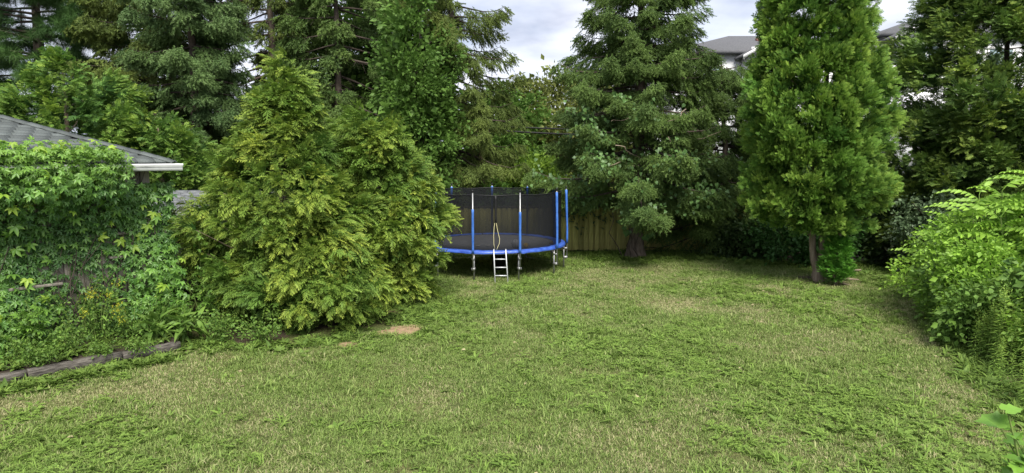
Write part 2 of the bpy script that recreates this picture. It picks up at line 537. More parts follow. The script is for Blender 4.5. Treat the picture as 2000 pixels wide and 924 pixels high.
# ------------------------------------------------------------------ leaf and spray shapes
def cedar_frond(seed, n=6, sub=2, droop=0.3, w=0.036):
    g = np.random.default_rng(seed)
    V, T, B = [], [], []

    def kite(p, q, w_, t0, t1):
        p, q = np.array(p), np.array(q)
        d = q - p
        nrm = np.array([-d[1], d[0], 0]) / max(np.hypot(d[0], d[1]), 1e-6)
        mid = p + d * 0.45
        k = len(V)
        V.extend([p, mid + nrm * w_, q, mid - nrm * w_])
        B.extend([t0, (t0 + t1) / 2, t1, (t0 + t1) / 2])
        T.extend([(k, k + 1, k + 2), (k, k + 2, k + 3)])
    zf = lambda y, x: -droop * y * y - 0.12 * x * x
    bend = g.normal(0, 0.08)
    for i in range(n):
        for sd in (-1, 1):
            y0 = (i + 0.3 + 0.4 * (sd > 0) + g.uniform(-.15, .15)) / n * 0.88
            x0 = bend * y0 * y0
            L = (0.46 * (1 - y0) ** 0.75 + 0.10) * g.uniform(0.75, 1.15)
            an = R(g.uniform(34, 56))
            x1, y1 = x0 + sd * L * math.sin(an), y0 + L * math.cos(an)
            kite((x0, y0, zf(y0, 0)), (x1, y1, zf(y1, x1) - g.uniform(0, .06)), w, 0.15 + 0.3 * y0, 0.55 + 0.45 * min(1, y1))
            for j in range(sub):
                f = 0.35 + 0.4 * j / max(1, sub - 1) if sub > 1 else 0.5
                xa, ya = x0 + (x1 - x0) * f, y0 + (y1 - y0) * f
                l2 = L * 0.42 * (1.1 - f)
                a2 = an + (R(38) if j % 2 == 0 else -R(42))
                xb, yb = xa + sd * l2 * math.sin(a2), ya + l2 * math.cos(a2)
                k = len(V)
                ux, uy = (x1 - x0) / L, (y1 - y0) / L
                V.extend([np.array([xa - ux * w, ya - uy * w, zf(ya, xa)]), np.array([xa + ux * w, ya + uy * w, zf(ya, xa)]), np.array([xb, yb, zf(yb, xb) - g.uniform(0, .05)])])
                B.extend([0.35, 0.35, 0.8]); T.append((k, k + 1, k + 2))
    kite((0, 0, 0), (bend, 1.0, zf(1, 0)), w * 0.8, 0.0, 1.0)
    return np.array(V), np.array(T), np.array(B)


def spruce_spray(seed, needle=0.15, w=0.052, nm=18, nl=8, droop=0.25):
    g = np.random.default_rng(seed)
    V, T, B = [], [], []
    tw = [((0, 0, 0), (0, 1, -droop), nm)]
    for y0, L in ((0.22, 0.52), (0.50, 0.40)):
        for sd in (-1, 1):
            an = R(g.uniform(38, 55))
            z0 = -droop * y0
            tw.append(((0, y0, z0), (sd * L * math.sin(an), y0 + L * math.cos(an), z0 - L * droop - g.uniform(0, .1)), nl))
    for p, q, k in tw:
        p, q = np.array(p, float), np.array(q, float)
        d = q - p
        L = np.linalg.norm(d)
        u = d / L
        a = unit(np.cross(u, [0.1, 0.2, 1.0])); b = np.cross(u, a)
        i0 = len(V)
        V.extend([p - a * .010, p + a * .010, q]); B.extend([0, 0, 0.4]); T.append((i0, i0 + 1, i0 + 2))
        for i in range(k):
            f = (i + 0.5) / k
            th = g.uniform(0, 2 * PI)
            rad = math.cos(th) * a * 1.15 + (math.sin(th) * 0.75 + 0.2) * b
            nd = unit(u * 0.75 + rad)
            o = p + d * f
            side = unit(np.cross(nd, g.standard_normal(3)))
            i0 = len(V)
            V.extend([o - side * w / 2, o + side * w / 2, o + nd * needle * g.uniform(.8, 1.2)])
            t = 0.2 + 0.8 * f * f
            B.extend([t * .5, t * .5, t]); T.append((i0, i0 + 1, i0 + 2))
    return np.array(V), np.array(T), np.array(B)


def pine_tuft(seed, n=80, L=0.5, w=0.016):
    g = np.random.default_rng(seed)
    V, T, B = [], [], []
    for i in range(n):
        o = np.array([0, g.uniform(0, .5), 0])
        d = unit(np.array([0, 0.75, 0.1]) + g.standard_normal(3) * 0.55)
        side = unit(np.cross(d, g.standard_normal(3))) * w / 2
        k = len(V)
        V.extend([o - side, o + side, o + d * L * g.uniform(.8, 1.15)])
        B.extend([0, 0, 0.8]); T.append((k, k + 1, k + 2))
    return np.array(V), np.array(T), np.array(B)


def blade_leaf(V, T, B, base, d, nrm, L, W, fold=0.15, curl=0.15, t0=0.2, t1=0.8):
    """pointed oval leaf of six faces"""
    d = unit(np.array(d, float)); nrm = np.array(nrm, float)
    nrm = unit(nrm - (nrm @ d) * d)
    x = np.cross(d, nrm)
    base = np.array(base, float)
    k = len(V)
    up = nrm * fold * W
    V.extend([base,
              base + d * L * .35 + x * W * .5 + up, base + d * L * .38 - nrm * 0.02 * L, base + d * L * .35 - x * W * .5 + up,
              base + d * L * .70 + x * W * .36 + up * .6 - nrm * curl * L * .4, base + d * L * .70 - x * W * .36 + up * .6 - nrm * curl * L * .4,
              base + d * L - nrm * curl * L])
    B.extend([t0, t0, t0, t0, (t0 + t1) / 2, (t0 + t1) / 2, t1])
    T.extend([(k, k + 1, k + 2), (k, k + 2, k + 3), (k + 1, k + 4, k + 2), (k + 2, k + 5, k + 3), (k + 2, k + 4, k + 6), (k + 2, k + 6, k + 5)])


def palmate_leaf(seed, k=5, W=0.42):
    """five leaflets from one point, span about 1"""
    g = np.random.default_rng(seed)
    V, T, B = [], [], []
    for i in range(k):
        a = R(-105 + 210 * i / (k - 1)) + g.normal(0, .08)
        L = 0.62 - 0.20 * abs(i - (k - 1) / 2) / ((k - 1) / 2)
        d = np.array([math.sin(a), math.cos(a), -0.12 + g.normal(0, .08)])
        blade_leaf(V, T, B, (0, 0, 0), d, (0, 0, 1), L, L * W, 0.2, 0.25)
    return np.array(V), np.array(T), np.array(B)


def heart_leaf(seed):
    """broad lobed leaf, about 1 long and wide"""
    g = np.random.default_rng(seed)
    out = np.array([(0, 0), (.16, -.16), (.38, -.10), (.50, .14), (.40, .34), (.46, .52), (.24, .62), (.12, .84), (0, 1.0)])
    pts = [(x, y) for x, y in out] + [(-x, y) for x, y in out[-2:0:-1]]
    pts = np.array(pts) * (1 + g.normal(0, .05, (len(pts), 1)))
    z = 0.16 * np.abs(pts[:, 0]) - 0.16 * pts[:, 1] ** 2 + g.normal(0, .025, len(pts))
    V = np.concatenate([[[0, .36, -0.02]], np.c_[pts, z]])
    n = len(pts)
    T = np.array([(0, 1 + i, 1 + (i + 1) % n) for i in range(n)])
    return V, T, np.concatenate([[0.1], np.full(n, 0.6)])


def leaf_clump(seed, n=9, size=0.38, spread=0.55):
    """a bunch of small leaves around a twig end"""
    g = np.random.default_rng(seed)
    V, T, B = [], [], []
    for i in range(n):
        o = g.standard_normal(3) * spread * 0.5 + np.array([0, .35, 0])
        d = unit(o * 0.5 + g.standard_normal(3) * .5 + np.array([0, .25, -.25]))
        nr = unit(np.array([0, 0, 1.0]) + g.standard_normal(3) * .55)
        x = unit(np.cross(d, nr)); nr = np.cross(x, d)
        L = size * g.uniform(.7, 1.25); W = L * .62
        k = len(V)
        V.extend([o, o + d * L * .45 + x * W * .5 + nr * .05, o + d * L, o + d * L * .45 - x * W * .5 + nr * .05])
        t = g.uniform(0, 1)
        B.extend([t * .3, t, t, t]); T.extend([(k, k + 1, k + 2), (k, k + 2, k + 3)])
    return np.array(V), np.array(T), np.array(B)


FROND = [cedar_frond(100 + i, 6, 2, 0.28 + 0.10 * i, 0.044) for i in range(5)]
FROND_LO = [cedar_frond(140 + i, 4, 1, 0.3, 0.078) for i in range(4)]
FAN = [cedar_frond(160 + i, 5, 2, 0.14, 0.062) for i in range(5)]
SPRAY = [spruce_spray(200 + i, 0.11, 0.036, 60, 26) for i in range(6)]
SPRAY_LO = [spruce_spray(220 + i, 0.13, 0.046, 46, 20) for i in range(5)]
TUFT = [pine_tuft(240 + i) for i in range(4)]
CLUMP = [leaf_clump(260 + i) for i in range(5)]
PALM = [palmate_leaf(280 + i) for i in range(5)]


def palmate_simple(seed):
    g = np.random.default_rng(seed)
    V, T, B = [], [], []
    for i in range(5):
        a = R(-105 + 52.5 * i) + g.normal(0, .08)
        L = 0.62 - 0.10 * abs(i - 2)
        d = np.array([math.sin(a), math.cos(a), -0.12 + g.normal(0, .08)])
        x = np.array([math.cos(a), -math.sin(a), 0]) * L * .22
        k = len(V)
        V.extend([np.zeros(3), d * L * .5 + x + [0, 0, .05], d * L + [0, 0, -.12 * L], d * L * .5 - x + [0, 0, .05]])
        B.extend([.2, .4, .8, .4]); T.extend([(k, k + 1, k + 2), (k, k + 2, k + 3)])
    return np.array(V), np.array(T), np.array(B)


PALM_S = [palmate_simple(290 + i) for i in range(5)]
HEART = [heart_leaf(300 + i) for i in range(5)]


def scatter(s, protos, pos, d, ref, size, tone, rng, tipmul=1.0):
    idx = rng.integers(0, len(protos), len(pos))
    mats = frames(d, ref)
    tipmul = np.broadcast_to(np.asarray(tipmul, float), (len(pos),))
    for k, p in enumerate(protos):
        m = idx == k
        s.place(p, pos[m], mats[m], size[m], tone[m], tipmul[m])
    return s


_GROUPS = {}


def scatter_group(key, variants, mat):
    """node group that sets copies of a few small shapes on points (turn, size and tone are stored with the points)"""
    if key in _GROUPS:
        return _GROUPS[key]
    ng = bpy.data.node_groups.new(key + '_scatter', 'GeometryNodeTree')
    ng.interface.new_socket('Geometry', in_out='INPUT', socket_type='NodeSocketGeometry')
    ng.interface.new_socket('Geometry', in_out='OUTPUT', socket_type='NodeSocketGeometry')
    N, L = ng.nodes, ng.links
    gi, go = N.new('NodeGroupInput'), N.new('NodeGroupOutput')
    iop = N.new('GeometryNodeInstanceOnPoints')
    jn = N.new('GeometryNodeJoinGeometry')
    for sp in variants:
        src = bpy.data.objects.new(key + '_source', make_mesh(key + '_source', sp, mat))
        oi = N.new('GeometryNodeObjectInfo'); oi.inputs['Object'].default_value = src
        oi.inputs['As Instance'].default_value = False
        g2i = N.new('GeometryNodeGeometryToInstance')
        L.new(oi.outputs['Geometry'], g2i.inputs[0]); L.new(g2i.outputs[0], jn.inputs[0])
    iop.inputs['Pick Instance'].default_value = True
    ri = N.new('FunctionNodeRandomValue'); ri.data_type = 'INT'
    for sck in ri.inputs:
        if sck.type == 'INT' and sck.name == 'Min': sck.default_value = 0
        if sck.type == 'INT' and sck.name == 'Max': sck.default_value = len(variants) - 1
    ro = [q for q in ri.outputs if q.type == 'INT'][0]
    L.new(ro, iop.inputs['Instance Index'])
    na = N.new('GeometryNodeInputNamedAttribute'); na.data_type = 'FLOAT_VECTOR'; na.inputs['Name'].default_value = 'rot'
    ns = N.new('GeometryNodeInputNamedAttribute'); ns.data_type = 'FLOAT'; ns.inputs['Name'].default_value = 'size'
    e2r = N.new('FunctionNodeEulerToRotation')
    L.new(na.outputs['Attribute'], e2r.inputs[0]); L.new(e2r.outputs[0], iop.inputs['Rotation'])
    L.new(ns.outputs['Attribute'], iop.inputs['Scale'])
    L.new(gi.outputs[0], iop.inputs['Points']); L.new(jn.outputs[0], iop.inputs['Instance'])
    L.new(iop.outputs[0], go.inputs[0])
    _GROUPS[key] = ng
    return ng


def scatter_object(name, variants, mat, P, rot, scale, parent=None, key=None, **extra):
    """one object of kind stuff: small shapes set on points with geometry nodes"""
    P = np.asarray(P, float)
    if parent is not None:
        P = P - origin_of(parent)
    me = bpy.data.meshes.new(name)
    me.vertices.add(len(P))
    me.vertices.foreach_set('co', P.astype(np.float32).ravel())
    for nm, ty, arr in [('rot', 'FLOAT_VECTOR', rot), ('size', 'FLOAT', scale)] + [(k, 'FLOAT', v) for k, v in extra.items()]:
        a = me.attributes.new(nm, ty, 'POINT')
        a.data.foreach_set('vector' if ty == 'FLOAT_VECTOR' else 'value', np.asarray(arr).astype(np.float32).ravel())
    me.update()
    ob = bpy.data.objects.new(name, me)
    COL.objects.link(ob)
    ob['kind'] = 'stuff'
    ob.parent = parent
    md = ob.modifiers.new('scatter', 'NODES'); md.node_group = scatter_group(key or name, variants, mat)
    return ob


def mats_to_euler(Mx):
    return np.stack([np.arctan2(Mx[:, 2, 1], Mx[:, 2, 2]), np.arcsin(np.clip(-Mx[:, 2, 0], -1, 1)), np.arctan2(Mx[:, 1, 0], Mx[:, 0, 0])], -1)


def proto_soups(protos, seed):
    g = np.random.default_rng(seed)
    return [Soup().add(V, T, np.repeat(g.uniform(0, 1, len(V) // 3 + 1), 3)[:len(V)], B) for V, T, B in protos]


def plume_soups(seed, protos, per, flen, pr, droop, fan_vertical=False, k=8):
    """clusters of sprays around a branch end; local y points outwards, z up"""
    r = []
    for q in range(k):
        g = np.random.default_rng(seed + q)
        O = np.array([0, 1.0, 0])
        sph = unit(g.standard_normal((per, 3)) + O * 0.9)
        pos = sph * (pr * g.uniform(0.25, 1.0, per))[:, None]
        d = unit(sph * 0.7 + O * 0.7 + g.standard_normal((per, 3)) * 0.30 + np.array([0, 0, -droop]))
        if fan_vertical:
            ref = unit(np.array([1.0, 0, 0]) + g.standard_normal((per, 3)) * 0.6)
        else:
            ref = unit(np.array([0, 0, 1.0]) + O * 0.3 + g.standard_normal((per, 3)) * 0.45)
        size = flen * g.uniform(0.6, 1.3, per)
        s = Soup()
        scatter(s, protos, pos - d * size[:, None] * 0.3, d, ref, size, np.clip(g.normal(.5, .25, per), 0, 1), g, np.clip(g.normal(.9, .25, per), .2, 1.4))
        twig(s, np.zeros((per, 3)) - O * pr * .6, pos, 0.006, 0.1)
        r.append(s)
    return r


# ------------------------------------------------------------------ crowns
def lump_crown(seed, base, H, rfun, n_plume, per, protos, flen, plume_r=0.32, z0=0.0, up=0.5, droop=0.0, lump=0.22, lscale=1.3, inner=0.25, squash=1.0,
               tone_sd=0.2, front=0.35, lean=(0, 0), fan_vertical=False, rag=0.10, only_plumes=False):
    """plumes of fronds around branch ends, spread through the outer part of a lumpy solid of revolution"""
    g = np.random.default_rng(seed)
    nz = Noise3(seed + 1)
    s = Soup()
    base = np.array(base, float)
    t = g.uniform(0, 1, n_plume * 8)
    w = np.array([rfun(x) for x in t]); w = w / w.max()
    t = t[g.uniform(0, 1, len(t)) < w + 0.06][:n_plume]
    n = len(t)
    phi = g.uniform(-PI, PI, n)
    turn = g.uniform(0, 1, n) < front           # a share of the far-side plumes is moved to the side that faces the lawn
    toward = math.atan2(-base[1], -base[0])
    dphi = (phi - toward + PI) % (2 * PI) - PI
    phi = np.where(turn & (np.abs(dphi) > PI / 2), toward + PI - dphi, phi)
    o = np.stack([np.cos(phi), np.sin(phi), np.zeros(n)], -1)
    r = np.array([rfun(x) for x in t])
    P0 = base + o * r[:, None] + np.stack([0 * t, 0 * t, z0 + t * (H - z0)], -1)
    r = r * (1 + lump * nz(P0, lscale))
    isin = g.uniform(0, 1, n) < inner
    depth = np.where(isin, g.uniform(0.35, 0.8, n), np.where(g.uniform(0, 1, n) < .14, g.uniform(1.04, 1.04 + rag, n), g.uniform(0.74, 1.06, n)))
    c = base + o * (r * depth)[:, None]
    c[:, 1] += 0
    c[:, 2] += z0 + t * (H - z0)
    c[:, 0] += lean[0] * t; c[:, 1] += lean[1] * t
    ptone = np.clip(0.5 + tone_sd * g.standard_normal(n), 0, 1)
    out = unit(o + np.array([0, 0, up]))
    if only_plumes:
        tp_ = np.where(isin, 0.35, np.clip(g.normal(.85, .35, n), .1, 1.5))
        sz_ = g.uniform(.62, 1.42, n) * np.where(isin, 1.5, 1.0)
        ref = unit(np.array([0, 0, 1.0]) + g.standard_normal((n, 3)) * .18)
        return c, o, t, mats_to_euler(frames(unit(out + g.standard_normal((n, 3)) * .16), ref)), sz_, ptone, tp_
    # fronds
    C = np.repeat(c, per, 0); O = np.repeat(out, per, 0)
    k = len(C)
    sph = unit(g.standard_normal((k, 3)) + O * 0.9)
    pr = plume_r * np.repeat(g.uniform(0.7, 1.35, n), per)
    pos = C + sph * (pr * g.uniform(0.25, 1.0, k))[:, None] * np.array([1, 1, squash])
    d = unit(sph * 0.7 + O * 0.7 + g.standard_normal((k, 3)) * 0.28 + np.array([0, 0, -droop]))
    if fan_vertical:
        ref = unit(np.cross(O, np.array([0, 0, 1.0])) + g.standard_normal((k, 3)) * 0.6)
    else:
        ref = unit(np.array([0, 0, 1.0]) + O * 0.5 + g.standard_normal((k, 3)) * 0.45)
    size = flen * g.uniform(0.65, 1.25, k) * np.repeat(np.where(isin, 1.6, 1.0), per)
    tone = np.clip(np.repeat(ptone, per) + g.normal(0, 0.16, k), 0, 1)
    tipm = np.clip(np.repeat(np.where(isin, 0.3, g.uniform(0.35, 1.15, n)), per) + g.normal(0, .15, k), 0, 1.3)
    scatter(s, protos, pos - d * size[:, None] * 0.3, d, ref, size, tone, g, tipm)
    return s, c, o, t


def limbs_to(s, base, c, pick, r0=0.03, rise=0.35, g=None):
    """branches from the stem to plume centres"""
    for p in c[pick]:
        a = np.array([base[0], base[1], max(base[2] + 0.1, p[2] - rise * np.hypot(p[0] - base[0], p[1] - base[1]))])
        mid = (a + p) / 2 + np.array([0, 0, -0.08])
        tube(s, [a, mid, p], [r0, r0 * 0.7, r0 * 0.3], 5, cap=False)
    return s


def trunk_soup(pts, rad, seed, n=12, flare=0.0):
    g = np.random.default_rng(seed)
    pts = np.array(pts, float)
    # refine
    tt = np.linspace(0, 1, 26) ** 1.5
    src = np.linspace(0, 1, len(pts))
    P = np.stack([np.interp(tt, src, pts[:, i]) for i in range(3)], -1)
    rr = np.interp(tt, src, rad)
    P[1:-1, :2] += g.normal(0, 0.012, (24, 2))
    s = Soup()
    m = len(P)
    th = np.arange(n) / n * 2 * PI
    root = 1 + 0.35 * np.sin(th * 5 + g.uniform(0, 6)) + 0.15 * np.sin(th * 3 + 1)
    hgt = P[:, 2] - P[0, 2]
    fl = flare * np.exp(-hgt / 0.28)
    rad2 = rr[:, None] * (1 + 0.05 * g.standard_normal((m, n))) * (1 + fl[:, None] * root[None])
    V = P[:, None] + np.stack([np.cos(th)[None] * rad2, np.sin(th)[None] * rad2, np.zeros((m, n))], -1)
    i = np.arange(m - 1)[:, None] * n; j = np.arange(n)[None]; j2 = (j + 1) % n
    T = np.concatenate([np.stack([i + j, i + j2, i + n + j2], -1).reshape(-1, 3), np.stack([i + j, i + n + j2, i + n + j], -1).reshape(-1, 3)])
    s.add(V.reshape(-1, 3), T)
    return s


def spruce_tree(name, label, base, H, z_lo, Lmax, seed, mat, protos=SPRAY, sz=0.5, dens=15, whorl=0.42, nb=6, tr=0.2, droop=0.25, top_keep=1.0, side=None, gaps=0.0,
                bark='spruce_bark', flare=0.6, group=None, sag=0.35, Lprof=None, twigs=True, s0=.22):
    g = np.random.default_rng(seed)
    base = np.array(base, float)
    t_ = thing(name, label, 'tree', base, group)
    trk = trunk_soup([base, base + [g.normal(0, .1), g.normal(0, .1), H * .5], base + [0, 0, H]], [tr, tr * .68, 0.03], seed + 5, 12, flare)
    br = Soup()
    cr = Soup()
    z = z_lo
    PP, DD, SS, TT, TM = [], [], [], [], []
    tws_p, tws_q = [], []
    while z < H - 0.3:
        f = (z - z_lo) / max(H - z_lo, .1)
        k = max(3, int(round(nb * (1 - 0.3 * f) + g.uniform(-.8, .8))))
        ph0 = g.uniform(0, 2 * PI)
        for b in range(k):
            if g.uniform() < gaps:
                continue
            ph = ph0 + b * 2 * PI / k + g.normal(0, .25)
            L = Lmax * (Lprof(f) if Lprof else (1 - f) ** 0.8) * g.uniform(0.72, 1.12) + 0.2
            if side is not None:
                L *= side(ph)
            o = np.array([math.cos(ph), math.sin(ph), 0])
            zz = z + g.uniform(-.18, .18)
            rise = 0.25 * f - droop * (1 - f) + g.normal(0, .06)
            u = np.linspace(0, 1, 6)
            pts = base + o * (u * L)[:, None] + np.stack([0 * u, 0 * u, zz + L * (rise * u - sag * u * u * 0.5 + sag * 0.55 * u ** 4)], -1)
            tube(br, pts, np.linspace(0.018 + 0.012 * L, 0.006, 6), 4, cap=False)
            n = max(5, int(L * dens))
            s_ = s0 + (1 - s0) * g.uniform(0, 1, n) ** 0.75
            P = np.stack([np.interp(s_, u, pts[:, i]) for i in range(3)], -1)
            lat = np.array([-o[1], o[0], 0])
            sd = g.choice([-1, 1], n)
            wid = np.minimum(0.55, 0.36 * (1 - s_) * L + 0.10) * g.uniform(0, 1, n)
            P = P + lat * (sd * wid)[:, None] + np.stack([0 * s_, 0 * s_, g.normal(0, .06, n) - wid * .25], -1)
            fwd = g.uniform(.5, 1.1, n)
            d = unit(o[None] * fwd[:, None] + lat[None] * (sd * g.uniform(.1, 1.0, n) * (1.1 - s_))[:, None] + np.stack([0 * s_, 0 * s_, -0.25 - sag * 0.6 + g.normal(0, .25, n)], -1))
            PP.append(P); DD.append(d)
            SS.append(sz * g.uniform(.65, 1.2, n))
            bt = np.clip(0.5 + 0.2 * g.standard_normal(), 0, 1)
            TT.append(np.clip(bt + g.normal(0, .18, n), 0, 1)); TM.append(np.clip(s_ * g.uniform(.3, 1.3, n), 0, 1.2))
            if twigs and f < 0.6:
                q = max(1, int(L * 2.2))
                v = g.uniform(.08, .6, q)
                p = np.stack([np.interp(v, u, pts[:, i]) for i in range(3)], -1)
                tws_p.append(p); tws_q.append(p + lat * (g.choice([-1, 1], q) * g.uniform(.15, .5, q))[:, None] + o * .15 + np.stack([0 * v, 0 * v, g.uniform(-.45, -.02, q)], -1))
        z += whorl * g.uniform(.7, 1.3) * (1 - 0.35 * f)
    P = np.concatenate(PP); d = np.concatenate(DD); S_ = np.concatenate(SS); T_ = np.concatenate(TT); TM = np.concatenate(TM)
    ref = unit(np.array([0, 0, 1.0]) + g.standard_normal(P.shape) * 0.35)
    if tws_p:
        twig(br, np.concatenate(tws_p), np.concatenate(tws_q), 0.008)
    tk = obj('trunk', trk, bark, t_, True)
    obj('branches', br, bark, t_, kind='stuff')
    key = '%s_%d' % (mat, len(protos) * 1000 + len(protos[0][0]))
    scatter_object('crown', None if key in _GROUPS else proto_soups(protos, seed), mat, P, mats_to_euler(frames(d, ref)), S_, t_, key, ptone=T_, ptip=TM)
    return t_, P


def leafy_tree(name, label, base, H, rad, seed, mat, n_clump, per=7, size=0.55, z_lo=1.0, cat='tree', tr=0.14, protos=CLUMP, group=None, clump_r=0.55, flat=0.8, prof=None, bark='dark_bark', lump=0.25):
    """broad-leaved tree or shrub: limbs fork to clumps of leaves"""
    g = np.random.default_rng(seed)
    base = np.array(base, float)
    t_ = thing(name, label, cat, base, group)
    pf = prof or (lambda t: math.sin(PI * min(1, max(0.02, t * 0.9 + 0.08))) ** 0.6)
    s, c, o, t = lump_crown(seed, base, H, lambda x: rad * pf(x), n_clump, per, protos, size, clump_r, z_lo, 0.3, 0.15, lump, 1.0, 0.4, flat, 0.18, 0.3)
    b = Soup()
    if tr > 0.05:
        trk = trunk_soup([base, base + [g.normal(0, .15), g.normal(0, .15), H * .45], base + [g.normal(0, .2), 0, H * .85]], [tr, tr * .7, 0.02], seed + 3, 10, 0.4)
        obj('trunk', trk, bark, t_, True)
    else:
        for k in range(5):
            a = g.uniform(0, 2 * PI)
            e = base + np.array([math.cos(a) * rad * .5, math.sin(a) * rad * .5, H * .7])
            tube(b, [base, (base + e) / 2 + [0, 0, .1], e], [0.022, .016, .006], 5, cap=False)
    pick = g.choice(len(c), min(len(c), 28), replace=False)
    limbs_to(b, base, c, pick, 0.02 + tr * .18, 0.7)
    obj('branches' if tr > .05 else 'stems', b, bark, t_, kind='stuff')
    obj('crown', s, mat, t_, kind='stuff')
    return t_


# ------------------------------------------------------------------ ground and lawn
NZ_L = Noise3(11)
NZ_M = Noise3(12)


def lawn_z(x, y):
    P = np.stack([x, y, 0 * x], -1)
    return 0.025 * NZ_L(P, 0.5) + 0.010 * NZ_M(P, 2.2)


def ground_material():
    m, n, l = new_mat('lawn_soil_and_thatch')
    out = n.new('ShaderNodeOutputMaterial')
    bs = n.new('ShaderNodeBsdfPrincipled'); bs.inputs['Roughness'].default_value = 0.95; bs.inputs['Specular IOR Level'].default_value = 0.1
    ge = n.new('ShaderNodeNewGeometry')
    n1 = n.new('ShaderNodeTexNoise'); n1.inputs['Scale'].default_value = 0.55; n1.inputs['Detail'].default_value = 6
    n2 = n.new('ShaderNodeTexNoise'); n2.inputs['Scale'].default_value = 22; n2.inputs['Detail'].default_value = 4
    l.new(ge.outputs['Position'], n1.inputs['Vector']); l.new(ge.outputs['Position'], n2.inputs['Vector'])
    r1 = ramp(n, [(0.35, (0.065, 0.090, 0.026)), (0.65, (0.125, 0.120, 0.050))])
    r2 = ramp(n, [(0.3, (0.5, 0.5, 0.5)), (0.7, (1.3, 1.3, 1.3))])
    l.new(n1.outputs['Fac'], r1.inputs['Fac']); l.new(n2.outputs['Fac'], r2.inputs['Fac'])
    mu = n.new('ShaderNodeMix'); mu.data_type = 'RGBA'; mu.blend_type = 'MULTIPLY'; mu.inputs['Factor'].default_value = 1
    l.new(r1.outputs['Color'], mu.inputs['A']); l.new(r2.outputs['Color'], mu.inputs['B'])
    bp = n.new('ShaderNodeBump'); bp.inputs['Strength'].default_value = 0.8; bp.inputs['Distance'].default_value = 0.03
    l.new(n2.outputs['Fac'], bp.inputs['Height']); l.new(bp.outputs[0], bs.inputs['Normal'])
    l.new(mu.outputs['Result'], bs.inputs['Base Color']); l.new(bs.outputs[0], out.inputs[0])
    return m


M['lawn'] = ground_material()
M['far_ground'] = surf_mat('far_ground', (0.04, 0.055, 0.02), (0.09, 0.09, 0.04), 0.4, 0.98, 0.2)
M['bare_earth'] = surf_mat('bare_earth', (0.17, 0.112, 0.060), (0.34, 0.245, 0.145), 9, 0.98, 0.7, bdist=0.02)
M['leaf_litter'] = surf_mat('leaf_litter', (0.030, 0.024, 0.016), (0.095, 0.072, 0.042), 16, 0.98, 0.9, bdist=0.03)

g0 = Soup()
g0.add([(-900, -60, -0.16), (900, -60, -0.16), (900, 1500, -0.16), (-900, 1500, -0.16)], [(0, 1, 2), (0, 2, 3)])
o = obj('ground', g0, 'far_ground'); o['kind'] = 'structure'
xs = np.linspace(-26, 26, 150); ys = np.linspace(-4, 44, 140)
X, Y = np.meshgrid(xs, ys)
Z = lawn_z(X, Y)
ii = (np.arange(139)[:, None] * 150 + np.arange(149)[None]).ravel()
g1 = Soup().add(np.stack([X, Y, Z], -1).reshape(-1, 3), np.concatenate([np.stack([ii, ii + 1, ii + 151], -1), np.stack([ii, ii + 151, ii + 150], -1)]))
o = obj('lawn', g1, 'lawn', smooth=True); o['kind'] = 'structure'


def blob_sheet(cx, cy, rx, ry, seed, rot=0.0, dz=0.006, n=40):
    g = np.random.default_rng(seed)
    th = np.arange(n) / n * 2 * PI
    rr = 1 + 0.22 * np.sin(th * 2 + g.uniform(0, 6)) + 0.16 * np.sin(th * 3 + g.uniform(0, 6)) + 0.10 * np.sin(th * 7 + g.uniform(0, 6)) + g.normal(0, .05, n)
    V = [(cx, cy)]
    for k in (0.33, 0.66, 1.0):
        x = rx * rr * k * np.cos(th); y = ry * rr * k * np.sin(th)
        V += list(zip(cx + x * math.cos(rot) - y * math.sin(rot), cy + x * math.sin(rot) + y * math.cos(rot)))
    V = np.array(V)
    z = lawn_z(V[:, 0], V[:, 1]) + dz
    z[1 + 2 * n:] -= dz + 0.01
    T = [(0, 1 + j, 1 + (j + 1) % n) for j in range(n)]
    for k in (0, 1):
        a, b = 1 + k * n, 1 + (k + 1) * n
        for j in range(n):
            j2 = (j + 1) % n
            T += [(a + j, b + j, b + j2), (a + j, b + j2, a + j2)]
    return Soup().add(np.c_[V, z], T)


BARE = [(-2.20, 13.25, 0.56, 0.40, 0.25, 41), (-3.05, 12.35, 0.28, 0.16, 0.1, 42)]
for cx, cy, rx, ry, ro, sd in BARE:
    o = obj('bare_earth_path', blob_sheet(cx, cy, rx, ry, sd, ro, 0.022), 'bare_earth', smooth=True); o['kind'] = 'structure'
LITTER = [(9.5, 22.6, 6.5, 1.9, 0.0, 43), (4.4, 23.0, 1.5, 0.9, 0.0, 44), (12.6, 17.4, 1.5, 3.4, 0.0, 45), (-4.6, 15.3, 2.4, 2.2, 0.0, 46), (8.6, 18.9, 0.7, 0.5, 0, 47)]
for cx, cy, rx, ry, ro, sd in LITTER:
    o = obj('leaf_litter_ground', blob_sheet(cx, cy, rx, ry, sd, ro, 0.02), 'leaf_litter', smooth=True); o['kind'] = 'structure'

# ---- grass: scattered tufts of blades
LAWN_POLY = np.array([(-8.6, 6.0), (-8.35, 9.45), (-6.2, 11.75), (-5.6, 12.1), (-3.6, 12.2), (-2.3, 13.6), (-1.7, 15.2), (-3.2, 17.5), (-5.0, 24.2), (4.0, 24.2), (6.0, 21.9), (9.0, 21.5), (11.8, 21.3),
                      (12.0, 18.6), (11.4, 17.0), (10.2, 13.4), (9.6, 10.5), (9.0, 8.2), (8.4, 6.0)])


def inside(P, poly):
    x, y = P[:, 0], P[:, 1]
    r = np.zeros(len(P), bool)
    j = len(poly) - 1
    for i in range(len(poly)):
        xi, yi = poly[i]; xj, yj = poly[j]
        c = ((yi > y) != (yj > y)) & (x < (xj - xi) * (y - yi) / (yj - yi + 1e-12) + xi)
        r ^= c
        j = i
    return r


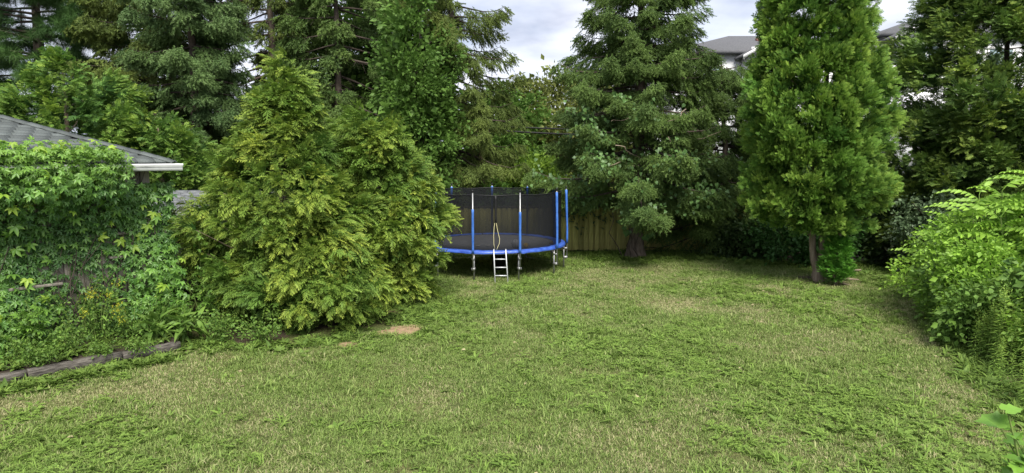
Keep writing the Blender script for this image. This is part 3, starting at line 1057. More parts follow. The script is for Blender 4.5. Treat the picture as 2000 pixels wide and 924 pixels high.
def in_bare(P, k=1.0):
    r = np.zeros(len(P), bool)
    for cx, cy, rx, ry, ro, sd in BARE:
        dx, dy = P[:, 0] - cx, P[:, 1] - cy
        u = dx * math.cos(ro) + dy * math.sin(ro); v = -dx * math.sin(ro) + dy * math.cos(ro)
        r |= (u / rx) ** 2 + (v / ry) ** 2 < k * k
    return r


NZ_DRY = Noise3(21); NZ_DRY2 = Noise3(22); NZ_WEED = Noise3(23); NZ_DRY3 = Noise3(24)


def dryness(P):
    """worn, dry belts of the lawn"""
    Q = np.c_[P[:, :2], np.zeros(len(P))]
    v = 0.42 * NZ_DRY(Q, 0.62) + 0.38 * NZ_DRY2(Q, 1.9) + 0.38 * NZ_DRY3(Q, 5.0)
    v += 1.1 * np.exp(-((P[:, 1] - 15.3) / 1.3) ** 2) * (P[:, 0] > 1) * np.exp(-((P[:, 0] - 4.5) / 3.4) ** 2)
    v += 0.6 * np.exp(-((P[:, 1] - 10.6) / 1.5) ** 2 - ((P[:, 0] + 5.2) / 2.6) ** 2)
    v -= 0.9 * np.exp(-((P[:, 1] - 11.5) / 2.4) ** 2 - ((P[:, 0] - 3.0) / 2.8) ** 2)
    v -= 0.8 * (P[:, 1] > 20.5)
    return v


def blade_tuft(seed, n, hgt, wid, spread, lean, broad=False, tip0=0.0):
    g = np.random.default_rng(seed)
    V, T, B, A = [], [], [], []
    for i in range(n):
        a = g.uniform(0, 2 * PI); rr = spread * math.sqrt(g.uniform(0, 1))
        p = np.array([rr * math.cos(a), rr * math.sin(a), -0.01])
        b = g.uniform(0, 2 * PI)
        h = hgt * g.uniform(.45, 1.2)
        le = lean * g.uniform(.3, 1.4)
        dirv = np.array([math.cos(b), math.sin(b), 0])
        sd = np.array([-dirv[1], dirv[0], 0]) * wid * g.uniform(.7, 1.3) / 2
        mid = p + dirv * h * le * .4 + np.array([0, 0, h * .62])
        end = p + dirv * h * le + np.array([0, 0, h * (1 - .25 * le)])
        k = len(V)
        V += [p - sd * .8, p + sd * .8, mid + sd, mid - sd, end]
        tn = g.uniform(0, 1)
        A += [tn] * 5
        B += [0, 0, .4, .4, 1]
        T += [(k, k + 1, k + 2), (k, k + 2, k + 3), (k + 3, k + 2, k + 4)]
    return Soup().add(V, T, np.array(A), np.array(B))


def rosette(seed, n, L, W, rise=0.45):
    g = np.random.default_rng(seed)
    s = Soup()
    for i in range(n):
        V, T, B = [], [], []
        a = i * 2.4 + g.normal(0, .3)
        e = g.uniform(.15, 1.0) * rise * 2
        d = np.array([math.cos(a), math.sin(a), e])
        blade_leaf(V, T, B, (0.01 * math.cos(a), 0.01 * math.sin(a), 0.0), d, (0, 0, 1), L * g.uniform(.6, 1.15), W * g.uniform(.7, 1.2), 0.15, 0.35)
        s.add(V, T, g.uniform(0, 1), B)
    return s


def clover(seed, n, r=0.07):
    g = np.random.default_rng(seed)
    s = Soup()
    for i in range(n):
        a = g.uniform(0, 2 * PI); q = r * math.sqrt(g.uniform(0, 1)) * 1.5
        c = np.array([q * math.cos(a), q * math.sin(a), g.uniform(.02, .06)])
        V, T, B = [], [], []
        b0 = g.uniform(0, 6)
        for k in range(3):
            b = b0 + k * 2.094
            d = np.array([math.cos(b), math.sin(b), .25])
            x = np.array([-math.sin(b), math.cos(b), 0]) * .011
            j = len(V)
            V += [c, c + d * .014 + x, c + d * .024, c + d * .014 - x]
            B += [.2, .6, .8, .6]
            T += [(j, j + 1, j + 2), (j, j + 2, j + 3)]
        s.add(V, T, g.uniform(0, 1), B)
    return s


def grass_mat(name, green_lo, green_hi, straw, dry_bias, transl=0.3):
    """blades: each its own tone; dry and green belts follow the 'dry' value stored with each tuft"""
    m, n, l = new_mat(name)
    out = n.new('ShaderNodeOutputMaterial')
    bs = n.new('ShaderNodeBsdfPrincipled'); bs.inputs['Roughness'].default_value = 0.6; bs.inputs['Specular IOR Level'].default_value = 0.2
    tr = n.new('ShaderNodeBsdfTranslucent'); mx = n.new('ShaderNodeMixShader'); mx.inputs[0].default_value = transl
    at = n.new('ShaderNodeAttribute'); at.attribute_name = 'tone'
    ai = n.new('ShaderNodeAttribute'); ai.attribute_name = 'dry'; ai.attribute_type = 'INSTANCER'
    rp = ramp(n, [(0, green_lo), (1, green_hi)])
    l.new(at.outputs['Fac'], rp.inputs['Fac'])
    # straw share: dry value against the blade's own tone
    mu = n.new('ShaderNodeMath'); mu.operation = 'MULTIPLY_ADD'; mu.inputs[1].default_value = 7.31; mu.inputs[2].default_value = 0.0
    fr = n.new('ShaderNodeMath'); fr.operation = 'FRACT'
    l.new(at.outputs['Fac'], mu.inputs[0]); l.new(mu.outputs[0], fr.inputs[0])
    sb = n.new('ShaderNodeMath'); sb.operation = 'SUBTRACT'
    ad = n.new('ShaderNodeMath'); ad.operation = 'ADD'; ad.inputs[1].default_value = dry_bias
    l.new(ai.outputs['Fac'], ad.inputs[0]); l.new(ad.outputs[0], sb.inputs[0]); l.new(fr.outputs[0], sb.inputs[1])
    mr = n.new('ShaderNodeMapRange'); mr.inputs['From Min'].default_value = -0.18; mr.inputs['From Max'].default_value = 0.22
    l.new(sb.outputs[0], mr.inputs['Value'])
    mc = n.new('ShaderNodeMix'); mc.data_type = 'RGBA'
    l.new(mr.outputs[0], mc.inputs['Factor']); l.new(rp.outputs['Color'], mc.inputs['A'])
    mc.inputs['B'].default_value = rgba(straw)
    l.new(mc.outputs['Result'], bs.inputs['Base Color']); l.new(mc.outputs['Result'], tr.inputs['Color'])
    l.new(bs.outputs[0], mx.inputs[1]); l.new(tr.outputs[0], mx.inputs[2]); l.new(mx.outputs[0], out.inputs[0])
    return m


M['grass'] = grass_mat('grass_blades', (0.108, 0.175, 0.039), (0.245, 0.338, 0.085), (0.42, 0.39, 0.21), 0.0)
M['lawn_weed'] = grass_mat('lawn_weed_leaves', (0.11, 0.19, 0.035), (0.22, 0.33, 0.065), (0.34, 0.34, 0.12), -0.75)


def lawn_points(n, seed, zoff=0.0):
    g = np.random.default_rng(seed)
    P = np.c_[g.uniform(-9, 12.2, n), g.uniform(6.0, 24.3, n)]
    P = P[inside(P, LAWN_POLY)]
    P = np.c_[P, lawn_z(P[:, 0], P[:, 1]) + zoff]
    return P, g


P, g = lawn_points(84000, 61)
P = P[~in_bare(P, g.uniform(.25, 1.25, len(P)))]
dist_sp = np.hypot(P[:, 0] - 8.5, P[:, 1] - 18.4)
P = P[(dist_sp > 0.75) | (g.uniform(0, 1, len(P)) < .25)]
dr = np.clip(0.12 + 0.32 * dryness(P) + g.normal(0, .10, len(P)), 0, 1)
sc = g.uniform(.6, 1.3, len(P)) * (1.12 - 0.35 * dr)
sc = np.where((g.uniform(0, 1, len(P)) < .05) & (dr < .3), sc * g.uniform(1.3, 2.1, len(P)), sc)
gr = scatter_object('lawn_grass', [blade_tuft(70 + k, 30, 0.050, 0.0066, 0.09, 0.95) for k in range(6)] , 'grass', P,
                    np.c_[g.normal(0, .12, len(P)), g.normal(0, .12, len(P)), g.uniform(0, 6.3, len(P))], sc, dry=dr)
tag(gr, 'mown lawn grass with green and dry straw-coloured patches', 'grass')
P, g = lawn_points(40000, 62)
wv = NZ_WEED(np.c_[P[:, :2], np.zeros(len(P))], 0.9) - 1.2 * dryness(P) - .5
keep = (g.uniform(0, 1, len(P)) < np.clip(.16 + 0.34 * wv, .03, .8)) & ~in_bare(P, 1.0)
P = P[keep]
wo = scatter_object('lawn_weeds', [rosette(80, 7, .12, .040), rosette(81, 6, .15, .05, .3), rosette(82, 8, .10, .022, .7), clover(83, 22), clover(84, 30), blade_tuft(85, 14, .12, .012, .06, 1.0)], 'lawn_weed', P,
                    np.c_[g.normal(0, .2, len(P)), g.normal(0, .2, len(P)), g.uniform(0, 6.3, len(P))], g.uniform(.6, 1.3, len(P)), dry=np.full(len(P), .1))
tag(wo, 'broad-leaved weeds and clover growing through the lawn', 'weeds')

P, g = lawn_points(210, 66, .03)
M['fallen'] = leaf_mat('fallen_leaves', (0.22, 0.18, 0.09), (0.38, 0.34, 0.19), (0.45, 0.42, 0.26), 0.3, 0.2)
fl_ = scatter_object('fallen_leaves', [Soup().add(HEART[k][0] * .07, HEART[k][1], .2 + .3 * k, HEART[k][2]) for k in range(3)], 'fallen', P,
                     np.c_[g.normal(0, .4, len(P)), g.normal(0, .4, len(P)), g.uniform(0, 6.3, len(P))], g.uniform(.5, 1.1, len(P)))
tag(fl_, 'few small dry leaves scattered over the lawn', 'leaves')
# ground cover along the fence, under the trees and along the beds
g = np.random.default_rng(63)
strips = [((-4, 23.0), (6, 24.0), 700), ((2.5, 21.8), (7, 23.2), 520), ((7, 21.0), (12, 21.9), 420), ((9.5, 16.2), (11.6, 20.5), 420), ((-2.6, 13.0), (-1.6, 15.6), 150), ((-8.4, 9.3), (-5.6, 12.0), 0)]
Q = []
for (x0, y0), (x1, y1), n in strips:
    Q.append(np.c_[g.uniform(x0, x1, n), g.uniform(y0, y1, n)])
tt = g.uniform(0, 1, 420)
tt = tt[:230]
Q.append(np.c_[-8.3 + 2.15 * tt + .24, 9.50 + 2.28 * tt - .22] + np.c_[g.normal(.05, .10, 230), g.normal(-.05, .10, 230)])
tt = g.uniform(0, 1, 260)
bx_ = np.interp(tt, [0, .35, .7, 1], [-6.0, -4.2, -2.6, -1.75]); by_ = np.interp(tt, [0, .35, .7, 1], [12.0, 12.05, 13.0, 15.3])
Q.append(np.c_[bx_ + g.normal(0, .2, 260), by_ + g.normal(.1, .2, 260)])
Q[-1] = Q[-1][~in_bare(Q[-1], 1.2)]
tt = g.uniform(0, 1, 500)
Q.append(np.c_[np.interp(tt, [0, .3, .6, 1], [6.75, 7.5, 8.6, 10.9]) + g.normal(0, .2, 500), np.interp(tt, [0, .3, .6, 1], [8.2, 10.6, 13.4, 17.6])])
Q = np.concatenate(Q)
Q = Q[~in_bare(Q, 1.15)]
Q = np.c_[Q, lawn_z(Q[:, 0], Q[:, 1])]
tt = g.uniform(-.1, 1.0, 230); bb = g.uniform(.12, 1.05, 230)     # low growth over the raised bed's soil
Q = np.r_[Q, np.c_[-8.75 + 2.73 * tt - .729 * bb, 9.13 + 2.91 * tt + .684 * bb, .14 + .05 * bb]]
M['cover'] = grass_mat('ground_cover_leaves', (0.085, 0.15, 0.03), (0.19, 0.29, 0.055), (0.34, 0.30, 0.12), -0.75)
gc = scatter_object('ground_cover', [rosette(90, 9, .16, .06, .6), rosette(91, 10, .15, .035, .6), blade_tuft(92, 22, .15, .010, .08, .9), clover(93, 40, .1)], 'cover', Q,
                    np.c_[g.normal(0, .2, len(Q)), g.normal(0, .2, len(Q)), g.uniform(0, 6.3, len(Q))], g.uniform(.6, 1.3, len(Q)), dry=np.full(len(Q), .1))
tag(gc, 'low leafy ground cover along fence, beds and tree line', 'ground cover')
# ------------------------------------------------------------------ houses beyond the garden
def ax(ang):
    return np.array([[math.cos(ang), math.sin(ang), 0], [-math.sin(ang), math.cos(ang), 0], [0, 0, 1]])


def house(label, cx, cy, w, dpt, eave, rise, rot, gables=(), window=()):
    """two-storey house: walls, hipped roof along local x, front gables that face the garden with siding boards and windows"""
    t_ = thing('house', label, 'house', (cx, cy, -0.16))
    A = ax(rot)
    W = lambda p: np.array([cx, cy, 0]) + np.asarray(p, float) @ A
    s = Soup(); box(s, W((0, 0, eave / 2 - .1)), (w, dpt, eave + .1), A)
    obj('wall', s, 'house_white', t_)
    o_ = 0.45
    hw, hd = w / 2 + o_, dpt / 2 + o_
    rg = max(0.3, hw - hd)
    s = Soup()
    pts = [(-hw, -hd, eave), (hw, -hd, eave), (hw, hd, eave), (-hw, hd, eave), (-rg, 0, eave + rise), (rg, 0, eave + rise)]
    pts += [(p[0], p[1], p[2] - .18) for p in pts[:4]]
    s.add([W(p) for p in pts], [(0, 1, 5), (0, 5, 4), (1, 2, 5), (2, 3, 4), (2, 4, 5), (3, 0, 4), (0, 6, 7), (0, 7, 1), (1, 7, 8), (1, 8, 2), (2, 8, 9), (2, 9, 3), (3, 9, 6), (3, 6, 0), (6, 8, 7), (6, 9, 8)])
    rf = obj('roof', s, 'house_roof', t_)
    for k in range(3):
        s = Soup(); rbox(s, W((-rg * .3 + k * 1.1, -hd * .35, eave + rise * .68)), (.42, .34, .26), .03, A)
        obj('roof_vent', s, 'roof_vent', rf)
    for gx, gw, ge, gr in gables:          # centre, width, eave height, rise
        yf = -dpt / 2 - 1.2
        gp = obj('gable_wall', box(Soup(), W((gx, (yf - dpt / 2) / 2 + .02, ge / 2 - .1)), (gw, 1.2, ge + .1), A), 'house_white', t_)
        s = Soup()
        s.add([W(p) for p in [(gx - gw / 2, yf, ge), (gx + gw / 2, yf, ge), (gx, yf, ge + gr), (gx - gw / 2, yf + .2, ge), (gx + gw / 2, yf + .2, ge), (gx, yf + .2, ge + gr)]],
              [(0, 1, 2), (3, 5, 4), (0, 2, 5), (0, 5, 3), (1, 4, 5), (1, 5, 2)])
        obj('gable', s, 'house_white', t_)
        # siding boards over the gable front
        z = ge - 3.2
        sid = Soup()
        while z < ge + gr - .25:
            ww = gw if z < ge else gw * max(.02, 1 - (z - ge) / gr)
            box(sid, W((gx, yf - .004, z + .15)), (ww - .02, .014, .285), A)
            z += .3
        obj('siding', sid, 'house_white', gp, kind='stuff')
        s = Soup()
        for sg in (-1, 1):
            e = .4
            pr = [(gx + sg * (gw / 2 + e), yf - .35, ge - e * gr / (gw / 2)), (gx, yf - .35, ge + gr), (gx, -0.3, ge + gr), (gx + sg * (gw / 2 + e), -0.3, ge - e * gr / (gw / 2))]
            pr2 = [(a, b, c + .16) for a, b, c in pr]
            s.add([W(p) for p in pr + pr2], BOX_T)
        obj('gable_roof', s, 'house_roof', t_)
        s = Soup()
        for sg in (-1, 1):
            e = .4
            a = np.array([gx + sg * (gw / 2 + e), yf - .37, ge - e * gr / (gw / 2) - .12]); b = np.array([gx, yf - .37, ge + gr - .12])
            V = [a, b, b + [0, 0, .24], a + [0, 0, .24]]
            V += [v + np.array([0, -.05, 0]) for v in V]
            s.add([W(p) for p in V], BOX_T)
        obj('rake_board', s, 'house_trim', t_)
    for wx, wz, ww, wh, front in window:
        yf = -dpt / 2 - (1.2 if front else 0)
        win = obj('window', box(Soup(), W((wx, yf - .03, wz)), (ww, .05, wh), A), 'house_glass', t_)
        s = Soup()
        for dx, dz, sx, sz in ((0, wh / 2 + .05, ww + .2, .1), (0, -wh / 2 - .05, ww + .24, .1), (ww / 2 + .05, 0, .1, wh), (-ww / 2 - .05, 0, .1, wh), (0, 0, .05, wh)):
            box(s, W((wx + dx, yf - .06, wz + dz)), (sx, .07, sz), A)
        obj('window_frame', s, 'house_trim', win)
    return t_


house('white house with dark roof between the spruce and the tall trimmed cedar', 16.2, 46.0, 13.0, 9.0, 9.5, 1.65, 0.0,
      gables=[(-0.4, 4.4, 9.2, 1.25)], window=[(-1.75, 7.9, 1.3, 1.4, True), (0.9, 7.9, 1.3, 1.4, True), (-4.4, 7.9, 1.4, 1.4, False)])
house('white house whose gable peeks out right of the tall trimmed cedar', 27.8, 46.5, 11.0, 9.0, 10.6, 1.8, 0.0,
      gables=[(-3.6, 3.4, 10.3, 0.9)], window=[(-3.6, 9.0, 1.2, 1.5, True), (1.5, 9.0, 1.4, 1.4, False)])
house('grey-roofed house half hidden behind the vine-clad spruce', 7.0, 45.0, 5.4, 7.0, 6.3, 3.0, 0.25, window=[(-1.2, 5.0, 1.1, 1.3, False)])

# ------------------------------------------------------------------ utility pole and cable
up = thing('utility_pole', 'brown wooden utility pole standing behind the trampoline', 'utility pole', (-1.2, 27.4, -0.16))
obj('pole', trunk_soup([(-1.2, 27.4, -0.16), (-1.2, 27.4, 3), (-1.19, 27.4, 5.3)], [.13, .12, .10], 5, 12, 0), 'pole_wood', up, True)
obj('crossarm', rbox(Soup(), (-1.45, 27.25, 4.38), (1.15, .11, .11), .012), 'pole_wood', up)
for x in (-1.9, -1.65, -1.05):
    obj('insulator', lathe(Soup(), [(0, .17), (.035, .16), (.05, .11), (.03, .08), (.05, .04), (.02, 0)], (x, 27.25, 4.435), 8), 'cable', up, True)


def cable(name, label, a, b, sag, r):
    u = np.linspace(0, 1, 24)
    P = np.outer(1 - u, a) + np.outer(u, b)
    P[:, 2] -= sag * 4 * u * (1 - u)
    tag(obj(name, tube(Soup(), P, r, 6), 'cable', loc=P[0], smooth=True), label, 'cable')


cable('overhead_cable', 'black overhead cable running right from the utility pole, upper of two', (-1.05, 27.25, 4.6), (16, 28.6, 5.2), 0.4, .035)
cable('overhead_cable', 'black overhead cable running right from the utility pole, lower of two', (-1.05, 27.2, 4.44), (16, 28.2, 4.95), 0.45, .04)

# ------------------------------------------------------------------ board fence
FY = 24.35
fn = thing('board_fence', 'mossy brown board fence behind the trampoline and the spruce', 'fence', (0, FY, 0))
fb = make_mesh('fence_board', rbox(Soup(), (0, 0, .81), (.135, .022, 1.52), .006), 'fence')
g = np.random.default_rng(31)
x = -4.6
k = 0
while x < 9.4:
    front = k % 2 == 0
    piece('board', fb, fn, (x, FY + (-.032 if front else .012) + g.normal(0, .003), g.normal(0, .012)), (g.normal(0, .008), g.normal(0, .008), 0), (g.uniform(.92, 1.08), 1, g.uniform(.985, 1.015)))
    x += .098
    k += 1
for i, x in enumerate(np.arange(-4.4, 9.5, 2.4)):
    obj('post', rbox(Soup(), (x, FY + .10, .84), (.1, .1, 1.68), .01), 'fence_dark', fn)
for z in (.30, 1.36):
    for i in range(6):
        obj('rail', rbox(Soup(), (-3.3 + 2.4 * i, FY + .045, z), (2.39, .035, .09), .006), 'fence_dark', fn)
for i in range(6):
    obj('cap_rail', rbox(Soup(), (-3.3 + 2.4 * i, FY - .01, 1.615), (2.392, .13, .035), .006), 'fence_dark', fn)

# ------------------------------------------------------------------ trampoline
TC = np.array([-.6, 20.9, 0.0]); TR = 2.17; MZ = .80
tp = thing('trampoline', 'round blue-edged trampoline with black safety net and blue padded poles', 'trampoline', TC)
n = 72
th = np.arange(n) / n * 2 * PI
lathe_ring = lambda r, z, rad: [(r + rad * math.cos(a), z + rad * math.sin(a)) for a in np.linspace(0, 2 * PI, 9)]
obj('frame_ring', lathe(Soup(), lathe_ring(TR + .02, MZ - .06, .028), TC, 56), 'steel', tp, True)
g = np.random.default_rng(32)
s = Soup()
mat_prof = [(0.01, MZ - .035), (.7, MZ - .030), (1.3, MZ - .018), (TR - .30, MZ)]
lathe(s, mat_prof, TC, 64)
obj('jumping_mat', s, 'mat_black', tp)
# spring pad: slightly rumpled, in eight sewn pieces
for q in range(8):
    s = Soup()
    m_ = 12
    a = q * PI / 4 + .2 + np.linspace(0.006, PI / 4 - .006, m_)
    prof = [(TR - .30, .012), (TR - .2, .030), (TR - .02, .030), (TR + .05, .018), (TR + .075, -.004), (TR + .081, -.028), (TR + .084, -.050)]
    V = []
    for ai in a:
        w_ = g.normal(0, .007)
        for r_, z_ in prof:
            edge = z_ < 0
            V.append((TC[0] + (r_ + g.normal(0, .004) + (w_ if edge else 0)) * math.cos(ai), TC[1] + (r_ + (w_ if edge else 0)) * math.sin(ai), MZ + z_ + g.normal(0, .004) + (g.normal(0, .008) if z_ < -.04 else 0)))
    k = len(prof)
    T = []
    for i in range(m_ - 1):
        for j in range(k - 1):
            p = i * k + j
            T += [(p, p + k, p + k + 1), (p, p + k + 1, p + 1)]
    s.add(V, T)
    obj('spring_pad', s, 'blue_pad', tp, True)
# safety net
m, nn, ll = new_mat('black_safety_net')
out = nn.new('ShaderNodeOutputMaterial'); mx = nn.new('ShaderNodeMixShader'); tb = nn.new('ShaderNodeBsdfTransparent'); db = nn.new('ShaderNodeBsdfDiffuse')
db.inputs['Color'].default_value = (.016, .017, .019, 1)
mx.inputs[0].default_value = .78
ll.new(tb.outputs[0], mx.inputs[1]); ll.new(db.outputs[0], mx.inputs[2]); ll.new(mx.outputs[0], out.inputs[0])
M['net'] = m
POLES = [-12, 21, 56, 90, 121, 151, 182, 218, 252, 284, 316]
ztop = 2.36
na = 176
aa = np.linspace(0, 2 * PI, na, endpoint=False)
pa = np.radians(np.array(POLES) - 90.0) % (2 * PI)
pa = np.sort(pa)
sagv = []
for a in aa:
    dmin = np.min(np.abs((pa - a + PI) % (2 * PI) - PI))
    sagv.append(min(1, dmin / .30))
sagv = np.array(sagv)
rows = 10
V = []
for j in range(rows):
    f = j / (rows - 1)
    zz = MZ + .02 + f * (ztop - MZ - .02) - (f ** 6) * .02 * sagv ** 2
    rr = TR - .06 - .12 * sagv ** 1.5 * math.sin(PI * min(1, f * .9 + .05)) * .6
    V.append(np.stack([TC[0] + rr * np.cos(aa), TC[1] + rr * np.sin(aa), zz], -1))
V = np.concatenate(V)
T = []
for j in range(rows - 1):
    for i in range(na):
        p, q = j * na + i, j * na + (i + 1) % na
        T += [(p, q, q + na), (p, q + na, p + na)]
net = obj('safety_net', Soup().add(V, T), 'net', tp, True)
obj('net_hem', tube(Soup(), np.concatenate([V[-na:], V[-na:-na + 1]]), .013, 5, cap=False), 'black', net)
# entrance of the net: dark zip flap and pale yellow trim
a0 = R(4 - 90.0)
ring = lambda a, z, r=TR - .02: np.array([TC[0] + r * math.cos(a), TC[1] + r * math.sin(a), z])
obj('zip_flap', tube(Soup(), [ring(a0, z) for z in np.linspace(1.60, ztop - .02, 8)], .028, 6), 'black', net)
tr1 = [ring(a0 + R(d_), z) for d_, z in ((-.6, .84), (-1.4, 1.0), (-1.5, 1.25), (-1.2, 1.48), (-.4, 1.63), (.4, 1.60), (1.0, 1.46), (2.0, 1.28), (2.9, 1.16), (2.6, 1.02), (1.4, .92), (.6, .84))]
obj('entrance_trim', tube(Soup(), tr1, .008, 6), 'yellow_trim', net, True)
for k, pd in enumerate(POLES):
    a = R(pd - 90.0)
    rp = TR + .13
    px, py = TC[0] + rp * math.cos(a), TC[1] + rp * math.sin(a)
    bare = 1.98 if pd in (-12,) else (1.90 if pd in (21,) else 2.40)
    gp = np.random.default_rng(600 + k)
    lean = gp.normal(0, .012, 2)
    top = np.array([px - .03 * math.cos(a) + lean[0], py - .03 * math.sin(a) + lean[1], 2.44])
    pole = obj('net_pole', tube(Soup(), [(px, py, .30), (px, py, 1.2), top], .019, 10), 'steel', tp, True)
    zz = np.linspace(.76, bare, 12)
    pth = np.array([[np.interp(z, [.3, 1.2, 2.44], [px, px, top[0]]), np.interp(z, [.3, 1.2, 2.44], [py, py, top[1]]), z] for z in zz])
    obj('foam_sleeve', tube(Soup(), pth, .034 + gp.normal(0, .0022, 12), 12), 'blue_foam', pole, True)
    obj('pole_cap', lathe(Soup(), [(0, .075), (.018, .07), (.03, .045), (.018, .025), (.026, .0), (0, -.002)], top, 12), 'black', pole, True)
    # leg
    lx, ly = TC[0] + (TR + .03) * math.cos(a), TC[1] + (TR + .03) * math.sin(a)
    leg = obj('leg', tube(Soup(), [(lx, ly, -.03), (lx, ly, MZ - .06)], .024, 10), 'steel', tp, True)
    s = Soup()
    rbox(s, ((lx + px) / 2, (ly + py) / 2, .32), (.13, .10, .075), .012, ax(a))
    rbox(s, ((lx + px) / 2, (ly + py) / 2, .60), (.12, .07, .05), .01, ax(a))
    obj('clamp', s, 'steel', leg)
    if k % 2 == 0:
        a2 = R(POLES[(k + 1) % len(POLES)] - 90.0)
        if abs((a2 - a + PI) % (2 * PI) - PI) < R(50):
            e = np.array([TC[0] + (TR + .03) * math.cos(a2), TC[1] + (TR + .03) * math.sin(a2), 0])
            st = np.array([lx, ly, 0])
            obj('leg_foot_bar', tube(Soup(), [st + [0, 0, .06], st * .94 + e * .06 + [0, 0, .012], st * .06 + e * .94 + [0, 0, .012], e + [0, 0, .06]], .021, 8), 'steel', tp, True) if pd > 90 and pd < 300 else None

# ladder
ld = thing('ladder', 'small white metal ladder with three rungs leaning on the trampoline', 'ladder', (-.38, 18.45, 0))
for x0, x1 in ((-.50, -.47), (-.17, -.12)):
    obj('rail', tube(Soup(), [(x0, 18.62, .88), (x0, 18.56, .84), (x1 + .01, 18.36, -.02)], .017, 8), 'ladder', ld, True)
for z in (.18, .40, .62):
    f = 1 - (z + .02) / .86
    obj('rung', tube(Soup(), [(-.495 + .03 * f, 18.575 - .2 * f, z), (-.168 + .045 * f, 18.575 - .2 * f, z)], .015, 8), 'ladder', ld, True)


def ball(label, c, r, mat):
    s = Soup()
    prof = [(r * math.sin(a), -r * math.cos(a)) for a in np.linspace(0, PI, 14)]
    lathe(s, prof, c, 22)
    t_ = thing('ball', label, 'ball', (c[0], c[1], c[2] - r))
    obj('ball_skin', s, mat, t_, True)
    s = Soup()
    for k in range(3):
        an = k * PI / 3 + .3
        pts = [(c[0] + r * 1.004 * math.cos(b) * math.cos(an), c[1] + r * 1.004 * math.cos(b) * math.sin(an), c[2] + r * 1.004 * math.sin(b)) for b in np.linspace(0, 2 * PI, 33)]
        tube(s, pts, r * .022, 5, cap=False)
    obj('seam', s, 'black', t_)


ball('large scuffed grey ball lying on the trampoline', (.12, 19.55, MZ + .120), .135, 'grey_ball')
ball('small dull yellow ball beside the grey ball on the trampoline', (.40, 19.55, MZ + .066), .075, 'yellow_ball')
ball('small brown ball near the right edge of the trampoline', (1.17, 20.15, MZ + .062), .062, 'brown_ball')
for i, (x, y, lb) in enumerate(((-1.0, 19.9, 'pale dry leaf on the trampoline beside the front pole'), (-.72, 19.95, 'pale dry leaf on the trampoline mat near the net entrance'))):
    V, T, B = heart_leaf(700 + i)
    tag(obj('dry_leaf', Soup().add(V * .14 + np.array([x, y, MZ + .012 - .0]), T), 'paper', loc=(x, y, MZ)), lb, 'leaf')
# dark bin under the trampoline
bn = thing('storage_bin', 'black plastic bin standing under the trampoline behind the ladder', 'bin', (-.38, 20.6, 0))
s = Soup(); lathe(s, [(0, .0), (.20, .0), (.25, .52), (.265, .54), (.25, .56), (.23, .50), (0, .48)], (-.38, 20.6, 0), 20)
obj('tub', s, 'black', bn, True)
obj('rim', lathe(Soup(), [(.245, .54), (.275, .55), (.275, .60), (.245, .605)], (-.38, 20.6, 0), 20), 'black', bn, True)

# ------------------------------------------------------------------ garage with hipped shingle roof
u = np.array([.684, .7295, 0]); nv = np.array([-.7295, .684, 0]); zv = np.array([0, 0, 1.0])
WC = np.array([-6.91, 12.84, 0])       # near right corner of the front wall
GL, GD, EZ, SL = 7.0, 6.0, 3.33, .378   # length, depth, eave height, slope
AXG = np.array([u, nv, zv])
gp = lambda a, b, z: WC + u * a + nv * b + zv * z      # a along the wall (negative = away to the left), b into the building
ga = thing('garage', 'low garage with grey hipped shingle roof and creeper over its wall', 'garage', WC)
wl_ = obj('wall', box(Soup(), gp(-GL / 2, GD / 2, EZ / 2), (GL, GD, EZ - .02), AXG), 'mortar', ga)
# block courses at the foot of the front wall and the right wall
bm_ = make_mesh('wall_block', rbox(Soup(), (0, 0, 0), (.385, .05, .185), .008), 'block')
rot_u = math.atan2(u[1], u[0])
for c in range(4):
    off = .2 if c % 2 else 0
    for i in range(17):
        a = -.2 - off - i * .4
        if a < -GL + .2: break
        piece('block', bm_, wl_, gp(a, -.015, .10 + c * .2), (0, 0, rot_u))
    for i in range(6):
        piece('block', bm_, wl_, gp(.015, .2 + off + i * .4, .10 + c * .2), (0, 0, rot_u + PI / 2))
# upright weathered boards above the blocks, ledges
bd = make_mesh('wall_board', rbox(Soup(), (0, 0, 0), (.19, .025, 2.38), .006), 'old_wood')
g = np.random.default_rng(33)
for i in range(35):
    piece('board', bd, wl_, gp(-.10 - i * .2, -.02 + g.normal(0, .003), .84 + 1.2), (0, 0, rot_u))
for i in range(14):
    piece('board', bd, wl_, gp(.02, .10 + i * .2, .84 + 1.2), (0, 0, rot_u + PI / 2))
obj('corner_post', rbox(Soup(), gp(-.0, -.0, 1.64), (.16, .16, 3.26), .012, AXG), 'old_wood', wl_)
for a, z, w in ((-.62, 2.05, .75), (-.45, 1.62, .5), (-1.9, 1.25, .9), (-3.3, .84, .9)):
    obj('ledge', rbox(Soup(), gp(a, -.07, z), (w, .12, .05), .008, AXG), 'old_wood', wl_)
# roof body
OV = .42
s = Soup()
a0_, a1_, b0_, b1_ = -GL - OV, OV, -OV, GD + OV
hh = (b1_ - b0_) / 2
rz = EZ + hh * SL
pts = [gp(a0_, b0_, EZ), gp(a1_, b0_, EZ), gp(a1_, b1_, EZ), gp(a0_, b1_, EZ), gp(a0_ + hh, b0_ + hh, rz), gp(a1_ - hh, b0_ + hh, rz)]
pts += [p - zv * .03 for p in pts[:4]]
s.add(pts, [(0, 1, 5), (0, 5, 4), (1, 2, 5), (2, 3, 4), (2, 4, 5), (3, 0, 4), (6, 8, 7), (6, 9, 8), (0, 6, 7), (0, 7, 1), (1, 7, 8), (1, 8, 2), (2, 8, 9), (2, 9, 3), (3, 9, 6), (3, 6, 0)])
rf = obj('roof', s, 'under', ga)
